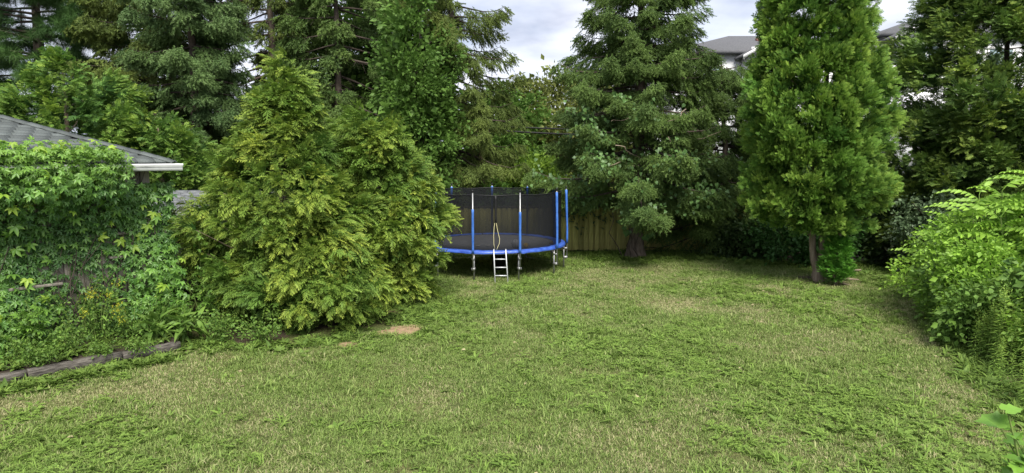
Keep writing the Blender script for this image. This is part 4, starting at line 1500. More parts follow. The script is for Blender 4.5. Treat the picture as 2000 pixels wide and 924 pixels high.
# shingles on the two slopes that face the garden
cs = 1 / math.sqrt(1 + SL * SL)
EXPO, TABW = .142, .30
shm = make_mesh('shingle', box(Soup(), (0, 0, 0), (TABW - .010, EXPO + .03, .026)), 'shingle')
pitch = math.atan(SL)
cnt = 0
for c in range(int(hh / cs / EXPO)):
    d_ = (c + .5) * EXPO * cs
    off = (c * .37 * TABW) % TABW
    i = 0
    while True:
        a = a1_ - d_ - .12 - off - i * TABW
        i += 1
        if a < max(a0_ + d_ + .1, a1_ - 6.3):
            break
        if cnt >= 300:
            break
        cnt += 1
        piece('shingle', shm, rf, gp(a, b0_ + d_, EZ + d_ * SL + .014 + .004 * ((c + i) % 2)), (pitch + .05, 0, rot_u))
# remaining slope to the right of the hip
s = Soup()
for c in range(int(hh / cs / EXPO)):
    d_ = (c + .5) * EXPO * cs
    aa_ = np.array([-nv, zv * SL * 0 + nv * 0, zv])
    L_ = (b1_ - b0_) - 2 * d_ - .1
    if L_ < .2: break
    yv = unit(-u * cs + zv * SL * cs)
    zz_ = np.cross(nv, yv)
    box(s, gp(a1_ - d_, (b0_ + b1_) / 2, EZ + d_ * SL + .012), (L_, EXPO + .03, .012), np.array([nv, yv, zz_ if zz_[2] > 0 else -zz_]))
obj('side_shingles', s, 'shingle', rf, kind='stuff')
# hip caps
hd_ = unit(-u + nv + zv * SL)
capm = Soup()
for sg in (-1, 1):
    V = np.array([(-.17, 0, .012), (.17, 0, .012), (.17, sg * .13, -.030), (-.17, sg * .13, -.030)])
    V = np.concatenate([V - [0, 0, .012], V])
    capm.add(V, BOX_T)
capm = make_mesh('hip_cap', capm, 'shingle')
hl = hh * math.sqrt(2 + SL * SL)
k = 0
dh = math.atan2(hd_[1], hd_[0]); ph_ = math.asin(hd_[2])
while k * .26 < hl - .1:
    p = gp(a1_, b0_, EZ) + hd_ * (.16 + k * .26)
    piece('hip_cap', capm, rf, p + zv * (.040 + .003 * (k % 2)), (0, -ph_ - .03, dh))
    k += 1
# gutter: white, stepped profile, along the front eave and round the corner
gt = obj('gutter', Soup().add(*(lambda pr, A0, A1: (np.concatenate([[gp(A0, b, z) for b, z in pr], [gp(A1, b, z) for b, z in pr]]),
         [t for i in range(len(pr)) for t in ((i, (i + 1) % len(pr), len(pr) + (i + 1) % len(pr)), (i, len(pr) + (i + 1) % len(pr), len(pr) + i))] +
         [(0, i, i + 1) for i in range(1, len(pr) - 1)] + [(len(pr), len(pr) + i + 1, len(pr) + i) for i in range(1, len(pr) - 1)]))(
         [(b0_ - .008, EZ - .03), (b0_ - .008, EZ - .145), (b0_ - .085, EZ - .145), (b0_ - .10, EZ - .10), (b0_ - .10, EZ - .075), (b0_ - .135, EZ - .045), (b0_ - .135, EZ - .015), (b0_ - .12, EZ - .015), (b0_ - .11, EZ - .035)], a0_, a1_ + .10)), 'white_metal', ga)
s = Soup()
box(s, gp(a1_ + .055, (b0_ + b1_) / 2, EZ - .075), (.09, GD + 2 * OV, .12), AXG)
obj('side_gutter', s, 'white_metal', ga)
obj('soffit', box(Soup(), gp((a0_ + a1_) / 2, -.20, EZ - .09), (GL + 2 * OV - .06, .40, .02), AXG), 'white_metal', ga)

# ------------------------------------------------------------------ small shed behind, low shingle roof
sh = thing('shed', 'low dark shed with weathered shingle roof between garage and golden cedar', 'shed', (-7.3, 16.2, 0))
A2 = ax(R(8))
SP = lambda x, y, z: np.array([-7.3, 16.2, 0]) + np.array([x, y, z]) @ A2
obj('wall', box(Soup(), SP(0, .15, .9), (2.3, 1.5, 1.78), A2), 'under', sh)
s = Soup()
s.add([SP(-1.4, -.85, 1.80), SP(1.4, -.85, 1.80), SP(1.4, 1.0, 2.52), SP(-1.4, 1.0, 2.52), SP(-1.4, -.85, 1.84), SP(1.4, -.85, 1.84), SP(1.4, 1.0, 2.56), SP(-1.4, 1.0, 2.56)], BOX_T)
r2 = obj('roof', s, 'under', sh)
sl2 = math.atan2(.72, 1.85)
shm2 = make_mesh('shed_shingle', box(Soup(), (0, 0, 0), (.292, .172, .012)), 'shingle_old')
for c in range(14):
    for i in range(9):
        y = -.85 + (c + .5) * .142 * math.cos(sl2)
        piece('shingle', shm2, r2, SP(-1.24 + i * .3 + (c % 2) * .12, y, 1.84 + (y + .85) * math.tan(sl2) + .012 + .004 * (i % 2)), (sl2 + .04, 0, R(8)))
obj('fascia', rbox(Soup(), SP(0, -.875, 1.775), (2.82, .03, .13), .006, A2), 'old_wood', sh)
for sx in (-1.05, 1.05):
    obj('door_post', rbox(Soup(), SP(sx, -.64, .88), (.1, .08, 1.74), .01, A2), 'old_wood', sh)

# ------------------------------------------------------------------ raised bed: soil and three old timbers
e0, e1 = np.array([-8.75, 9.13, 0]), np.array([-6.02, 12.04, 0])
du = unit(e1 - e0); dn = np.array([-du[1], du[0], 0])
s = Soup()
gx = np.linspace(-.2, 1.0, 26); gy = np.linspace(.05, 1.5, 10)
V = []
g = np.random.default_rng(34)
for a in gx:
    for b in gy:
        p = e0 + du * a * np.linalg.norm(e1 - e0) + dn * b
        V.append((p[0], p[1], .13 + .05 * b + g.normal(0, .012)))
T = []
for i in range(25):
    for j in range(9):
        q = i * 10 + j
        T += [(q, q + 10, q + 11), (q, q + 11, q + 1)]
o = obj('flower_bed_soil', s.add(V, T), 'soil', smooth=True); o['kind'] = 'structure'
Lt = np.linalg.norm(e1 - e0)
cuts = [-.25, .42, .76, 1.0]
lbs = ['old grey timber edging the bed, at the photo\'s left edge', 'old grey timber edging the bed, middle one of three', 'cracked grey timber edging the bed, end nearest the golden cedar']
for k in range(3):
    a, b = cuts[k] * Lt + .01, cuts[k + 1] * Lt - .01
    c = e0 + du * (a + b) / 2 + zv * (.085 + [0, .012, .0][k])
    s = Soup()
    # slightly worn, uneven timber
    nseg = 9
    g = np.random.default_rng(340 + k)
    rings = []
    for i in range(nseg):
        f = -(b - a) / 2 + (b - a) * i / (nseg - 1)
        prof = np.array([(-.055, -.10), (.055, -.10), (.066, -.088), (.066, .036), (.05, .050), (-.05, .050), (-.066, .036), (-.066, -.088)]) + g.normal(0, .004, (8, 2))
        rings.append(np.array([du * f + dn * p[0] + zv * p[1] for p in prof]))
    V = np.concatenate(rings)
    T = []
    for i in range(nseg - 1):
        for j in range(8):
            p, q = i * 8 + j, i * 8 + (j + 1) % 8
            T += [(p, q, q + 8), (p, q + 8, p + 8)]
    for j in range(1, 7):
        T += [(0, j + 1, j), ((nseg - 1) * 8, (nseg - 1) * 8 + j, (nseg - 1) * 8 + j + 1)]
    # stored around its own origin and turned, so that the grain runs along the beam
    V = np.stack([V @ du, V @ dn, V[:, 2]], -1)
    to = obj('bed_timber', Soup().add(V, T), 'timber')
    to.location = c
    to.rotation_euler = (0, R(.4 * (k - 1)), math.atan2(du[1], du[0]) + R(.6 * (k - 1)))
    tag(to, lbs[k], 'timber', 'timbers edging the raised bed')
# ------------------------------------------------------------------ trees
def cedar_tree(label, base, H, rfun, seed, mat, n_plume, per, protos, flen, plume_r, z0=0.1, up=0.5, droop=0.1, lump=.2, lscale=1.2, inner=.25, tr=.14, stems=None, nlimb=30, group=None, fan_vertical=False, front=.5, squash=1.0, bark='cedar_bark', name='cedar_tree', lean=(0, 0), rag=.10):
    g = np.random.default_rng(seed + 9)
    base = np.array(base, float)
    t_ = thing(name, label, 'tree', base, group)
    c, o, t, eul, psz, ptn, ptp = lump_crown(seed, base, H, rfun, n_plume, per, protos, flen, plume_r, z0, up, droop, lump, lscale, inner, squash, .27, front, lean, fan_vertical, rag, True)
    if stems is None:
        obj('trunk', trunk_soup([base, base + [lean[0] * .4, 0, H * .5], base + [lean[0], 0, H * .93]], [tr, tr * .6, .015], seed + 2, 10, .5), bark, t_, True)
    else:
        for k, st in enumerate(stems):
            st = np.array(st, float)
            obj('trunk', trunk_soup(base + st[:, :3], st[:, 3], seed + 2 + k, 10, .35), bark, t_, True)
    b = Soup()
    pick = g.choice(len(c), min(nlimb, len(c)), replace=False)
    limbs_to(b, base, c, pick, .022, .5)
    obj('branches', b, bark, t_, kind='stuff')
    key = '%s_%s_%d' % (mat, name, round(flen * 1000))
    scatter_object('crown', None if key in _GROUPS else plume_soups(seed, protos, per, flen, plume_r, droop, fan_vertical), mat, c, eul, psz, t_, key, ptone=ptn, ptip=ptp)
    return t_


# golden cedars beside the garage
cedar_tree('tall pointed golden-green cedar bush beside the low shed', (-4.95, 15.1, 0), 5.40, lambda t: 1.70 * min(1, (1.03 - t) ** .95 * 1.65) * min(1, .78 + t * 1.6), 1001, 'cedar_gold', 235, 74, FROND, .17, .31,
           z0=.12, up=.55, droop=.22, lump=.15, lscale=2.2, rag=.22, inner=.26, tr=.13, nlimb=130, name='golden_cedar')
cedar_tree('rounder lower golden-green cedar bush nearest the trampoline', (-3.25, 16.2, 0), 4.3, lambda t: 1.60 * min(1, (1.03 - t) ** .42 * 1.25) * min(1, .60 + t * 1.5), 1002, 'cedar_gold', 200, 74, FROND, .17, .31,
           z0=.12, up=.5, droop=.25, lump=.10, lscale=2.2, rag=.06, inner=.26, tr=.12, nlimb=100, name='golden_cedar')
cedar_tree('low spreading green cedar at the foot of the golden cedars', (-4.3, 14.2, 0), 2.3, lambda t: 1.45 * min(1, (1.05 - t) ** .5 * 1.1) * min(1, .85 + t), 1003, 'cedar_gold', 115, 74, FROND, .17, .31,
           z0=.08, up=.35, droop=.25, lump=.18, lscale=2.0, rag=.2, inner=.2, tr=.07, nlimb=20, name='golden_cedar')

# cedars behind the garage
cedar_tree('yellow-green cedar rising behind the garage roof ridge', (-13.0, 20.2, 0), 6.5, lambda t: 2.7 * min(1, (1.03 - t) ** .7 * 1.2), 1011, 'cedar_mid', 230, 64, FAN, .175, .36, z0=1.2, up=.5, droop=.2, nlimb=20)
cedar_tree('shorter green cedar behind the garage gutter corner', (-10.5, 20.5, 0), 4.6, lambda t: 1.9 * min(1, (1.03 - t) ** .6 * 1.15), 1012, 'cedar_mid', 130, 64, FAN, .175, .36, z0=.6, up=.45, droop=.2, nlimb=16)
cedar_tree('yellow-green cedar at the far left behind the garage roof', (-16.2, 20.5, 0), 5.6, lambda t: 2.2 * min(1, (1.03 - t) ** .6 * 1.15), 1013, 'cedar_mid', 120, 64, FAN, .175, .36, z0=1.0, up=.45, droop=.2, nlimb=14)

# tall trimmed cedar on the right with bare multiple stems
cb = np.array([8.25, 18.4, 0])
rf_c = lambda t: 1.66 * np.interp(t, [0, .05, .14, .22, .55, .8, .93, 1], [.62, .88, 1.02, 1.04, .76, .55, .34, .05])
cedar_tree('tall dense bright green cedar with bare twin trunks at the lawn\'s end', cb, 10.6, rf_c, 1021, 'cedar_green', 760, 84, FAN, .115, .25, rag=.03, z0=1.5, up=.55, droop=-.05, lump=.07, lscale=2.2, inner=.45, front=.6, lean=(-.7, 0), fan_vertical=True, nlimb=40,
           stems=[[(.16, 0, -.03, .13), (-.06, .05, .9, .085), (-.1, .1, 3.2, .06), (-.2, .1, 7, .03)], [(.30, .1, -.03, .15), (.24, .1, 1.2, .10), (.1, .1, 5, .07), (.0, .1, 9.6, .02)], [(.48, -.05, -.03, .10), (.62, -.02, .75, .07), (.65, .1, 3, .04), (.5, .1, 6, .03)]])
yc = cedar_tree('small bright green cedar shoot growing at the foot of the bare trunks', (8.62, 17.9, 0), 1.36, lambda t: .42 * min(1, (1.04 - t) ** .8 * 1.35) * min(1, .5 + 2.4 * t), 1022, 'young', 80, 26, FAN, .10, .12, z0=.22, up=.7, droop=-.1, lump=.1, inner=.3, tr=.03, nlimb=8, name='young_cedar')
# sawn limb stubs at the foot
st = thing('fallen_branch', 'forked bare brown branch lying at the foot of the tall green cedar', 'branch', (9.0, 18.2, 0))
obj('limb', tube(Soup(), [(8.72, 18.25, .0), (8.90, 18.2, .22), (9.15, 18.15, .36), (9.38, 18.1, .40)], [.06, .05, .04, .02], 8, wob=.08, rng=np.random.default_rng(4)), 'cedar_bark', st, True)
obj('fork', tube(Soup(), [(8.85, 18.1, .14), (9.08, 18.02, .16), (9.28, 17.98, .15)], [.035, .028, .014], 7), 'cedar_bark', st, True)
obj('broken_end', tube(Soup(), [(8.60, 17.95, .18), (8.78, 17.85, .08), (9.0, 17.75, .02)], [.03, .028, .02], 7), 'dead_twig', st, True)

# dark hedge-like conifers on the right
cedar_tree('large dark green cedar filling the right edge behind the bank', (14.55, 20.6, 0), 10.5, lambda t: 3.5 * min(1, .8 + t) * (1 - .40 * t - .5 * max(0, (t - .7) / .3) ** 2), 1031, 'cedar_dark', 640, 76, FAN, .17, .38, z0=.4, up=.5, droop=.1, lump=.12, lscale=.9, inner=.40, front=.6, nlimb=30, bark='dark_bark')
cedar_tree('dark green cedar at the far right corner of the photo', (18.6, 19.6, 0), 10.0, lambda t: 2.9 * min(1, .8 + t) * (1 - .35 * t), 1032, 'cedar_dark', 260, 76, FAN, .17, .38, z0=.4, up=.5, droop=.1, lump=.16, lscale=.9, inner=.22, front=.7, nlimb=20, bark='dark_bark')
spruce_tree('spruce_tree', 'blue-green spruce top peeking over the dark cedar at the right corner', (19.6, 25.5, 0), 13, 3.5, 3.2, 1033, 'spruce_blue', SPRAY_LO, .7, 8, .8, 6, .2)

# big spruce with grape vine
main_sp, SPP = spruce_tree('spruce_tree', 'big spruce with flared trunk and grape vine on its lower branches', (4.12, 22.55, -.02), 12.0, 2.55, 3.1, 1041, 'spruce', SPRAY, .50, 30, .52, 8, .235, .14, flare=.9,
                           Lprof=lambda f: (1 - f) ** .62 * (.95 + .1 * math.sin(f * 23)), sag=.5)
spruce_tree('spruce_tree', 'shorter dark spruce under the white house, right of the big spruce', (7.3, 24.4, 0), 6.7, .25, 2.3, 1042, 'spruce', SPRAY, .52, 22, .44, 7, .15, .35, Lprof=lambda f: (1 - f) ** .45, sag=.5, bark='dark_bark')
spruce_tree('spruce_tree', 'narrow dark spruce between the shorter spruce and the tall cedar', (9.6, 25.2, 0), 5.4, .2, 2.2, 1043, 'spruce_blue', SPRAY_LO, .55, 11, .40, 6, .13, .35, sag=.5, bark='dark_bark')

# tall trees at the back, left to right
spruce_tree('pine_tree', 'dark long-needled pine in the upper left corner', (-20.0, 29.5, 0), 15, 5.2, 4.4, 1051, 'pine', TUFT, .85, 18, .75, 6, .30, .05, bark='dark_bark', gaps=.08, sag=.25, Lprof=lambda f: (1 - f) ** .4 * (.6 + .4 * min(1, f * 3)))
spruce_tree('spruce_tree', 'dark olive spruce behind the garage, right of the pine', (-15.2, 29.5, 0), 14.5, 3.4, 3.3, 1052, 'spruce_olive', SPRAY_LO, .70, 18, .66, 6, .24, .3, bark='dark_bark', gaps=.12, sag=.6, Lprof=lambda f: (1 - f) ** .45)
spruce_tree('spruce_tree', 'blue-tipped spruce with dark trunk above the garage gutter corner', (-12.3, 26.8, 0), 13.5, 3.4, 2.6, 1053, 'spruce_blue', SPRAY_LO, .66, 19, .66, 6, .22, .2, bark='dark_bark', gaps=.16, sag=.5, Lprof=lambda f: (1 - f) ** .4)
spruce_tree('spruce_tree', 'tall sparse spruce whose bare grey trunk rises behind the golden cedar peak', (-10.1, 29.5, 0), 15.5, 5.6, 2.7, 1054, 'spruce_olive', SPRAY_LO, .72, 17, .58, 6, .21, .25, gaps=.24, s0=.5, sag=.55, Lprof=lambda f: (1 - f) ** .35, side=lambda p: .25 if math.sin(p) < -.55 else (1.2 if math.cos(p) < 0 else .6))
spruce_tree('spruce_tree', 'spruce with straight bare brown trunk between the two golden cedar peaks', (-7.05, 28.0, 0), 14.5, 5.2, 2.9, 1055, 'spruce', SPRAY_LO, .72, 17, .54, 6, .165, .25, bark='dark_bark', gaps=.14, s0=.45, sag=.5, Lprof=lambda f: (1 - f) ** .35, side=lambda p: .25 if math.sin(p) < -.6 else (1.15 if math.cos(p) > -.2 else .7))
spruce_tree('spruce_tree', 'tall drooping spruce directly behind the trampoline, left of the sky gap', (-2.45, 27.2, 0), 13.5, 2.0, 2.75, 1056, 'spruce_olive', SPRAY, .54, 22, .60, 6, .17, .3, gaps=.12, sag=.7, Lprof=lambda f: (1 - f) ** .5 * (1.0 if f > .1 else .8), side=lambda p: 1.1 if math.cos(p) > 0 else .85, bark='dark_bark')
spruce_tree('spruce_tree', 'thin dark spruce behind the maple', (-4.9, 32.5, 0), 13.5, 3.0, 2.6, 1057, 'spruce', SPRAY_LO, .74, 15, .55, 6, .16, .3, gaps=.15, sag=.5, bark='dark_bark')
leafy_tree('maple_tree', 'bright green maple with large leaves left of the tall drooping spruce', (-3.55, 25.6, 0), 10.2, .95, 1061, 'maple', 150, 12, .40, 1.6, tr=.13, clump_r=.55, prof=lambda t: (1.0 if t < .6 else max(.1, 1 - (t - .6) / .45)))
leafy_tree('maple_tree', 'dark leafy tree between the two bare spruce trunks', (-8.6, 33.5, 0), 11.2, 2.9, 1062, 'maple', 150, 10, .62, 3.0, tr=.15, clump_r=.8)
leafy_tree('ash_tree', 'pale olive tree under the gap of sky', (2.0, 38.0, 0), 8.0, 2.9, 1063, 'olive', 190, 10, .52, 1.0, tr=.12, clump_r=.75, prof=lambda t: (1.0 if t < .5 else max(.12, 1 - ((t - .5) / .5) ** 1.6 * .9)))
leafy_tree('ash_tree', 'olive-green tree behind the left branches of the vine-clad spruce', (4.6, 35.0, 0), 6.8, 2.1, 1064, 'olive', 120, 10, .52, 1.0, tr=.12, clump_r=.7)
leafy_tree('ash_tree', 'mid-green tree behind the utility pole', (-.4, 35.5, 0), 6.6, 2.4, 1065, 'maple', 130, 10, .52, .6, tr=.11, clump_r=.7)
leafy_tree('lime_shrub', 'bright lime-green shrub glowing behind the trampoline net', (1.05, 27.6, 0), 3.35, 1.15, 1071, 'lime', 85, 9, .34, .3, 'shrub', .03, clump_r=.42)
leafy_tree('lime_shrub', 'yellow-green shrub behind the trampoline, left of the utility pole', (-2.5, 30.2, 0), 3.3, 1.5, 1072, 'lime', 80, 9, .36, .3, 'shrub', .03, clump_r=.45)
leafy_tree('hedge_shrub', 'dark leafy shrub behind the fence left of the trampoline', (-5.2, 27.4, 0), 3.9, 1.9, 1073, 'dark_leaf', 110, 9, .40, .2, 'shrub', .03, clump_r=.5)
leafy_tree('hedge_shrub', 'green shrub behind the fence in the middle of the trampoline net', (-.7, 26.6, 0), 2.3, 1.4, 1074, 'maple', 75, 9, .36, .2, 'shrub', .03, clump_r=.42)
leafy_tree('hedge_shrub', 'grey-green shrub over the fence between trampoline and spruce', (2.55, 25.3, 0), 2.55, .95, 1075, 'grey_leaf', 70, 9, .26, .6, 'shrub', .03, clump_r=.36)
leafy_tree('hedge_shrub', 'grey-leaved shrub right of the tall green cedar', (11.75, 19.1, 0), 2.6, .75, 1076, 'grey_leaf', 55, 8, .24, .2, 'shrub', .03, clump_r=.34)
leafy_tree('hedge_shrub', 'dark shrub beneath the narrow dark spruce', (7.6, 22.9, 0), 1.25, 1.1, 1077, 'dark_leaf', 60, 9, .28, .05, 'shrub', .03, clump_r=.34)
leafy_tree('hedge_shrub', 'dark leafy shrub behind the tall cedar\'s bare trunks', (9.6, 22.0, 0), 1.55, 1.5, 1078, 'cedar_mid', 85, 9, .30, .05, 'shrub', .03, clump_r=.36)
leafy_tree('hedge_shrub', 'dark leafy shrub at the right end of the tree line', (12.2, 21.5, 0), 1.9, 1.2, 1079, 'dark_leaf', 70, 9, .30, .05, 'shrub', .03, clump_r=.36)

# the wood beyond, one dark mass
g = np.random.default_rng(77)
s = Soup()
n = 3600
x = g.uniform(-36, 34, n)
hz_ = 3.3 + 1.0 * np.sin(x * .5) + .6 * np.sin(x * 1.3 + 1) + np.where(x < -14, 1.2, 0)
z = g.uniform(0, 1, n) ** .9 * hz_
P = np.stack([x, 42.0 + g.normal(0, .8, n) + .012 * x * x * 0, z], -1)
d = unit(g.standard_normal((n, 3)) + np.array([0, -.8, .2]))
scatter(s, CLUMP, P, d, unit(np.array([0, -.3, 1.0]) + g.standard_normal((n, 3)) * .5), g.uniform(1.2, 2.0, n), g.uniform(0, 1, n), g)
o = obj('distant_woods', s, 'dark_leaf', kind='stuff')
o['label'] = 'dark band of woods far behind the garden trees'; o['category'] = 'woods'


# ------------------------------------------------------------------ vines: big leaves are pieces, the thick of it one mass
def leaf_meshes(protos, mat, name, k=3):
    r = []
    for i in range(k):
        V, T, B = protos[i]
        for tn in (.25, .55, .85):
            r.append(make_mesh(name, Soup().add(V, T, tn, B), mat))
    return r


def place_leaf(name, mesh, parent, p, d, nrm, size):
    Mx = frames(np.array([d]), np.array([nrm]))[0]
    from mathutils import Matrix
    o = bpy.data.objects.new(name, mesh)
    o.parent = parent
    w = p - origin_of(parent)
    o.matrix_basis = Matrix(((Mx[0][0] * size, Mx[0][1] * size, Mx[0][2] * size, w[0]), (Mx[1][0] * size, Mx[1][1] * size, Mx[1][2] * size, w[1]), (Mx[2][0] * size, Mx[2][1] * size, Mx[2][2] * size, w[2]), (0, 0, 0, 1)))
    COL.objects.link(o)
    return o


cv = thing('creeper_vine', 'thick green creeper covering the garage wall and spilling over its eave', 'vine', gp(-3, -.1, 0))
g = np.random.default_rng(81)
nzv = Noise3(82)


def vine_points(n, amin=-4.6, amax=.45):
    a = g.uniform(amin, amax, n)
    z = g.uniform(.15, 3.75, n)
    Q = np.stack([a, 0 * a, z], -1)
    v = nzv(Q, 2.1)
    # thin where boards, blocks and ledges show; thick at the top
    dens = np.clip(.92 + .25 * v + .55 * (z > 1.7) - .60 * np.exp(-((a + .45) / .45) ** 2 - ((z - 1.75) / .6) ** 2) - .9 * np.exp(-((a + 3.15) / .36) ** 2 - ((z - .45) / .33) ** 2)
                   - .15 * (z < 1.3) * (a > -2.3) - 1.7 * (z > 2.95) * (a > -.55), 0, 1)
    k = g.uniform(0, 1, n) < dens
    a, z, v = a[k], z[k], v[k]
    thick = .10 + .36 * np.clip(.45 + .6 * v, 0, 1.2) + .58 * np.clip((z - 2.0) / .8, 0, 1) * np.clip((.1 - a) / .8, .2, 1)
    b = -thick * g.uniform(.15, 1, len(a)) - .03
    over = z > 3.30                      # over the eave and onto the roof edge
    b = np.where(over, -OV - .42 + (z - 3.30) * 1.9 + g.normal(0, .12, len(a)), b)
    z = np.where(over, EZ + np.maximum(0, (b + OV)) * SL + .05 + g.uniform(0, .17, len(a)), z)
    return a, b, z, v


a, b, z, v = vine_points(11500)
q_ = 1100                               # the swag that hides the gutter
a2 = g.uniform(-4.7, -.42, q_); z2 = 2.95 + .62 * g.uniform(0, 1, q_); b2 = -.60 - .26 * g.uniform(0, 1, q_) + np.where(z2 > 3.34, .35 * g.uniform(0, 1, q_), 0)
a, b, z = np.r_[a, a2], np.r_[b, b2], np.r_[z, z2]; v = np.r_[v, g.normal(.4, .4, q_)]
P = gp(0, 0, 0) + np.outer(a, u) + np.outer(b, nv) + np.outer(z, zv)
k = len(P)
topf = np.clip((z - 2.9) / .5, 0, 1)
nrm = unit(-nv * (1.0 - .7 * topf)[:, None] + zv * (.62 + .8 * topf)[:, None] + g.standard_normal((k, 3)) * .26)
d = unit(zv * -(.95 - .9 * topf)[:, None] - nv * .45 + g.standard_normal((k, 3)) * .38)
s = Soup()
scatter(s, PALM_S, P, d, nrm, g.uniform(.09, .185, k), np.clip(.45 + .2 * v + g.normal(0, .22, k), 0, 1), g, np.clip(.2 + topf + g.normal(0, .2, k), 0, 1.5))
obj('leaves', s, 'creeper', cv, kind='stuff')
lm = leaf_meshes(PALM, 'creeper', 'creeper_leaf'); lmy = leaf_meshes(PALM, 'creeper_young', 'young_creeper_leaf')
a, b, z, v = vine_points(420)
for i in range(min(290, len(a))):
    p = gp(a[i], b[i] - (.10 if z[i] < 3.3 else 0), z[i] + (.06 if z[i] > 3.3 else 0))
    tf = min(1, max(0, (z[i] - 2.7) / .6))
    young = g.uniform() < .18 + .55 * tf
    place_leaf('leaf', (lmy if young else lm)[g.integers(0, 9)], cv, p, unit(zv * -(.7 - .8 * tf) - nv * .5 + g.standard_normal(3) * .45), unit(-nv * (1 - .6 * tf) + zv * (.6 + .6 * tf) + g.standard_normal(3) * .3), g.uniform(.17, .27))
s = Soup()
for i in range(34):
    a_ = g.uniform(-4.4, .2); z_ = 0.15
    pts = [gp(a_, -.06, z_)]
    for q in range(7):
        a_ += g.normal(0, .18); z_ += .45
        pts.append(gp(np.clip(a_, -4.6, .3), -.07 - g.uniform(0, .1), min(z_, 3.2)))
    tube(s, pts, np.linspace(.010, .004, 8), 5, cap=False)
obj('stems', s, 'dark_bark', cv, kind='stuff')
# tendrils standing up from the eave
s = Soup(); s2 = Soup()
for i in range(16):
    p = gp(g.uniform(-4.2, -.2), -OV + g.uniform(-.1, .35), EZ + .12)
    e = p + np.array([g.normal(0, .06), g.normal(0, .06), g.uniform(.12, .30)])
    tube(s, [p, (p + e) / 2 + g.normal(0, .02, 3), e], [.006, .005, .003], 4, cap=False)
    for q in range(3):
        f = .4 + .3 * q
        Pq = (p * (1 - f) + e * f)[None]
        scatter(s2, PALM, Pq, g.standard_normal((1, 3)) + [0, 0, .4], np.array([[0, 0, 1.0]]), np.array([.09]), np.array([.8]), g)
obj('tendrils', s, 'stem', cv, kind='stuff')
obj('young_leaves', s2, 'creeper_young', cv, kind='stuff')

gv = thing('grape_vine', 'grape vine with broad pale leaves climbing the big spruce\'s lower branches', 'vine', (4.1, 22.2, 0))
g = np.random.default_rng(83)
toward_cam = SPP[:, 1] < 22.7
sel = SPP[toward_cam & (SPP[:, 2] < 5.2)]
nz_g = Noise3(84)
wgt = np.clip(.15 + .35 * nz_g(sel, 1.1) + .55 * (sel[:, 2] < 3.6) + .2 * (sel[:, 0] < 3.2), 0.02, 1)
wgt *= np.where(sel[:, 0] > 6.1, .25, 1.0)
idx = g.choice(len(sel), 1800, p=wgt / wgt.sum())
P = sel[idx] + g.normal(0, .16, (1800, 3)) + np.array([0, -.06, -.02])
d = unit(g.standard_normal((1800, 3)) * .5 + np.array([0, -.45, -.75]))
nrm = unit(np.array([0, -.75, .8]) + g.standard_normal((1800, 3)) * .4)
s = Soup()
scatter(s, HEART, P, d, nrm, g.uniform(.08, .13, 1800), g.uniform(0, 1, 1800), g)
# a curtain of leaves hanging left of the trunk and a few on the trunk
obj('leaves', s, 'grape', gv, kind='stuff')
hm = leaf_meshes(HEART, 'grape', 'grape_leaf')
idx = g.choice(len(sel), 130, p=wgt / wgt.sum())
for i in idx:
    p = sel[i] + g.normal(0, .12, 3) + np.array([0, -.22, 0])
    place_leaf('leaf', hm[g.integers(0, 9)], gv, p, unit(g.standard_normal(3) * .4 + np.array([0, -.4, -.8])), unit(np.array([0, -.8, .7]) + g.standard_normal(3) * .45), g.uniform(.10, .15))
for i in range(34):
    p = np.array([4.12 + (.33 if i % 2 else -.36) + g.normal(0, .10), 22.2 + g.normal(0, .06), g.uniform(.75, 2.1)])
    place_leaf('leaf', hm[g.integers(0, 9)], gv, p, unit(g.standard_normal(3) * .4 + np.array([0, -.3, -.8])), unit(np.array([0, -.9, .5]) + g.standard_normal(3) * .3), g.uniform(.14, .24))
s = Soup()
for i in range(5):
    x0 = 4.12 + g.normal(0, .25)
    pts = [np.array([x0, 22.25, .02])]
    for q in range(8):
        pts.append(pts[-1] + np.array([g.normal(0, .16), g.normal(-.05, .08), .45]))
    tube(s, pts, np.linspace(.016, .006, 9), 5, cap=False)
obj('stems', s, 'dark_bark', gv, kind='stuff')
# bare dead twigs that stand pale before the spruce
s = Soup()
for i in range(16):
    p = np.array([g.uniform(2.9, 5.8), g.uniform(20.3, 21.2), g.uniform(3.1, 5.0)])
    pts = [p]
    dd = unit(np.array([g.normal(0, .7), g.normal(0, .2), -.5 + g.normal(0, .5)]))
    for q in range(5):
        dd = unit(dd + g.standard_normal(3) * .28)
        pts.append(pts[-1] + dd * g.uniform(.10, .2))
    tube(s, pts, np.linspace(.014, .005, 6), 5, cap=False)
obj('dead_twigs', s, 'dead_twig', main_sp, kind='stuff')
# white box on the trunk
bx = thing('nest_box', 'small white box fixed to the big spruce\'s trunk', 'box', (4.13, 22.26, 1.38))
obj('box_body', rbox(Soup(), (4.13, 22.25, 1.38), (.11, .09, .16), .012), 'white_plastic', bx)
obj('box_lid', rbox(Soup(), (4.13, 22.235, 1.475), (.14, .13, .025), .006), 'black', bx)


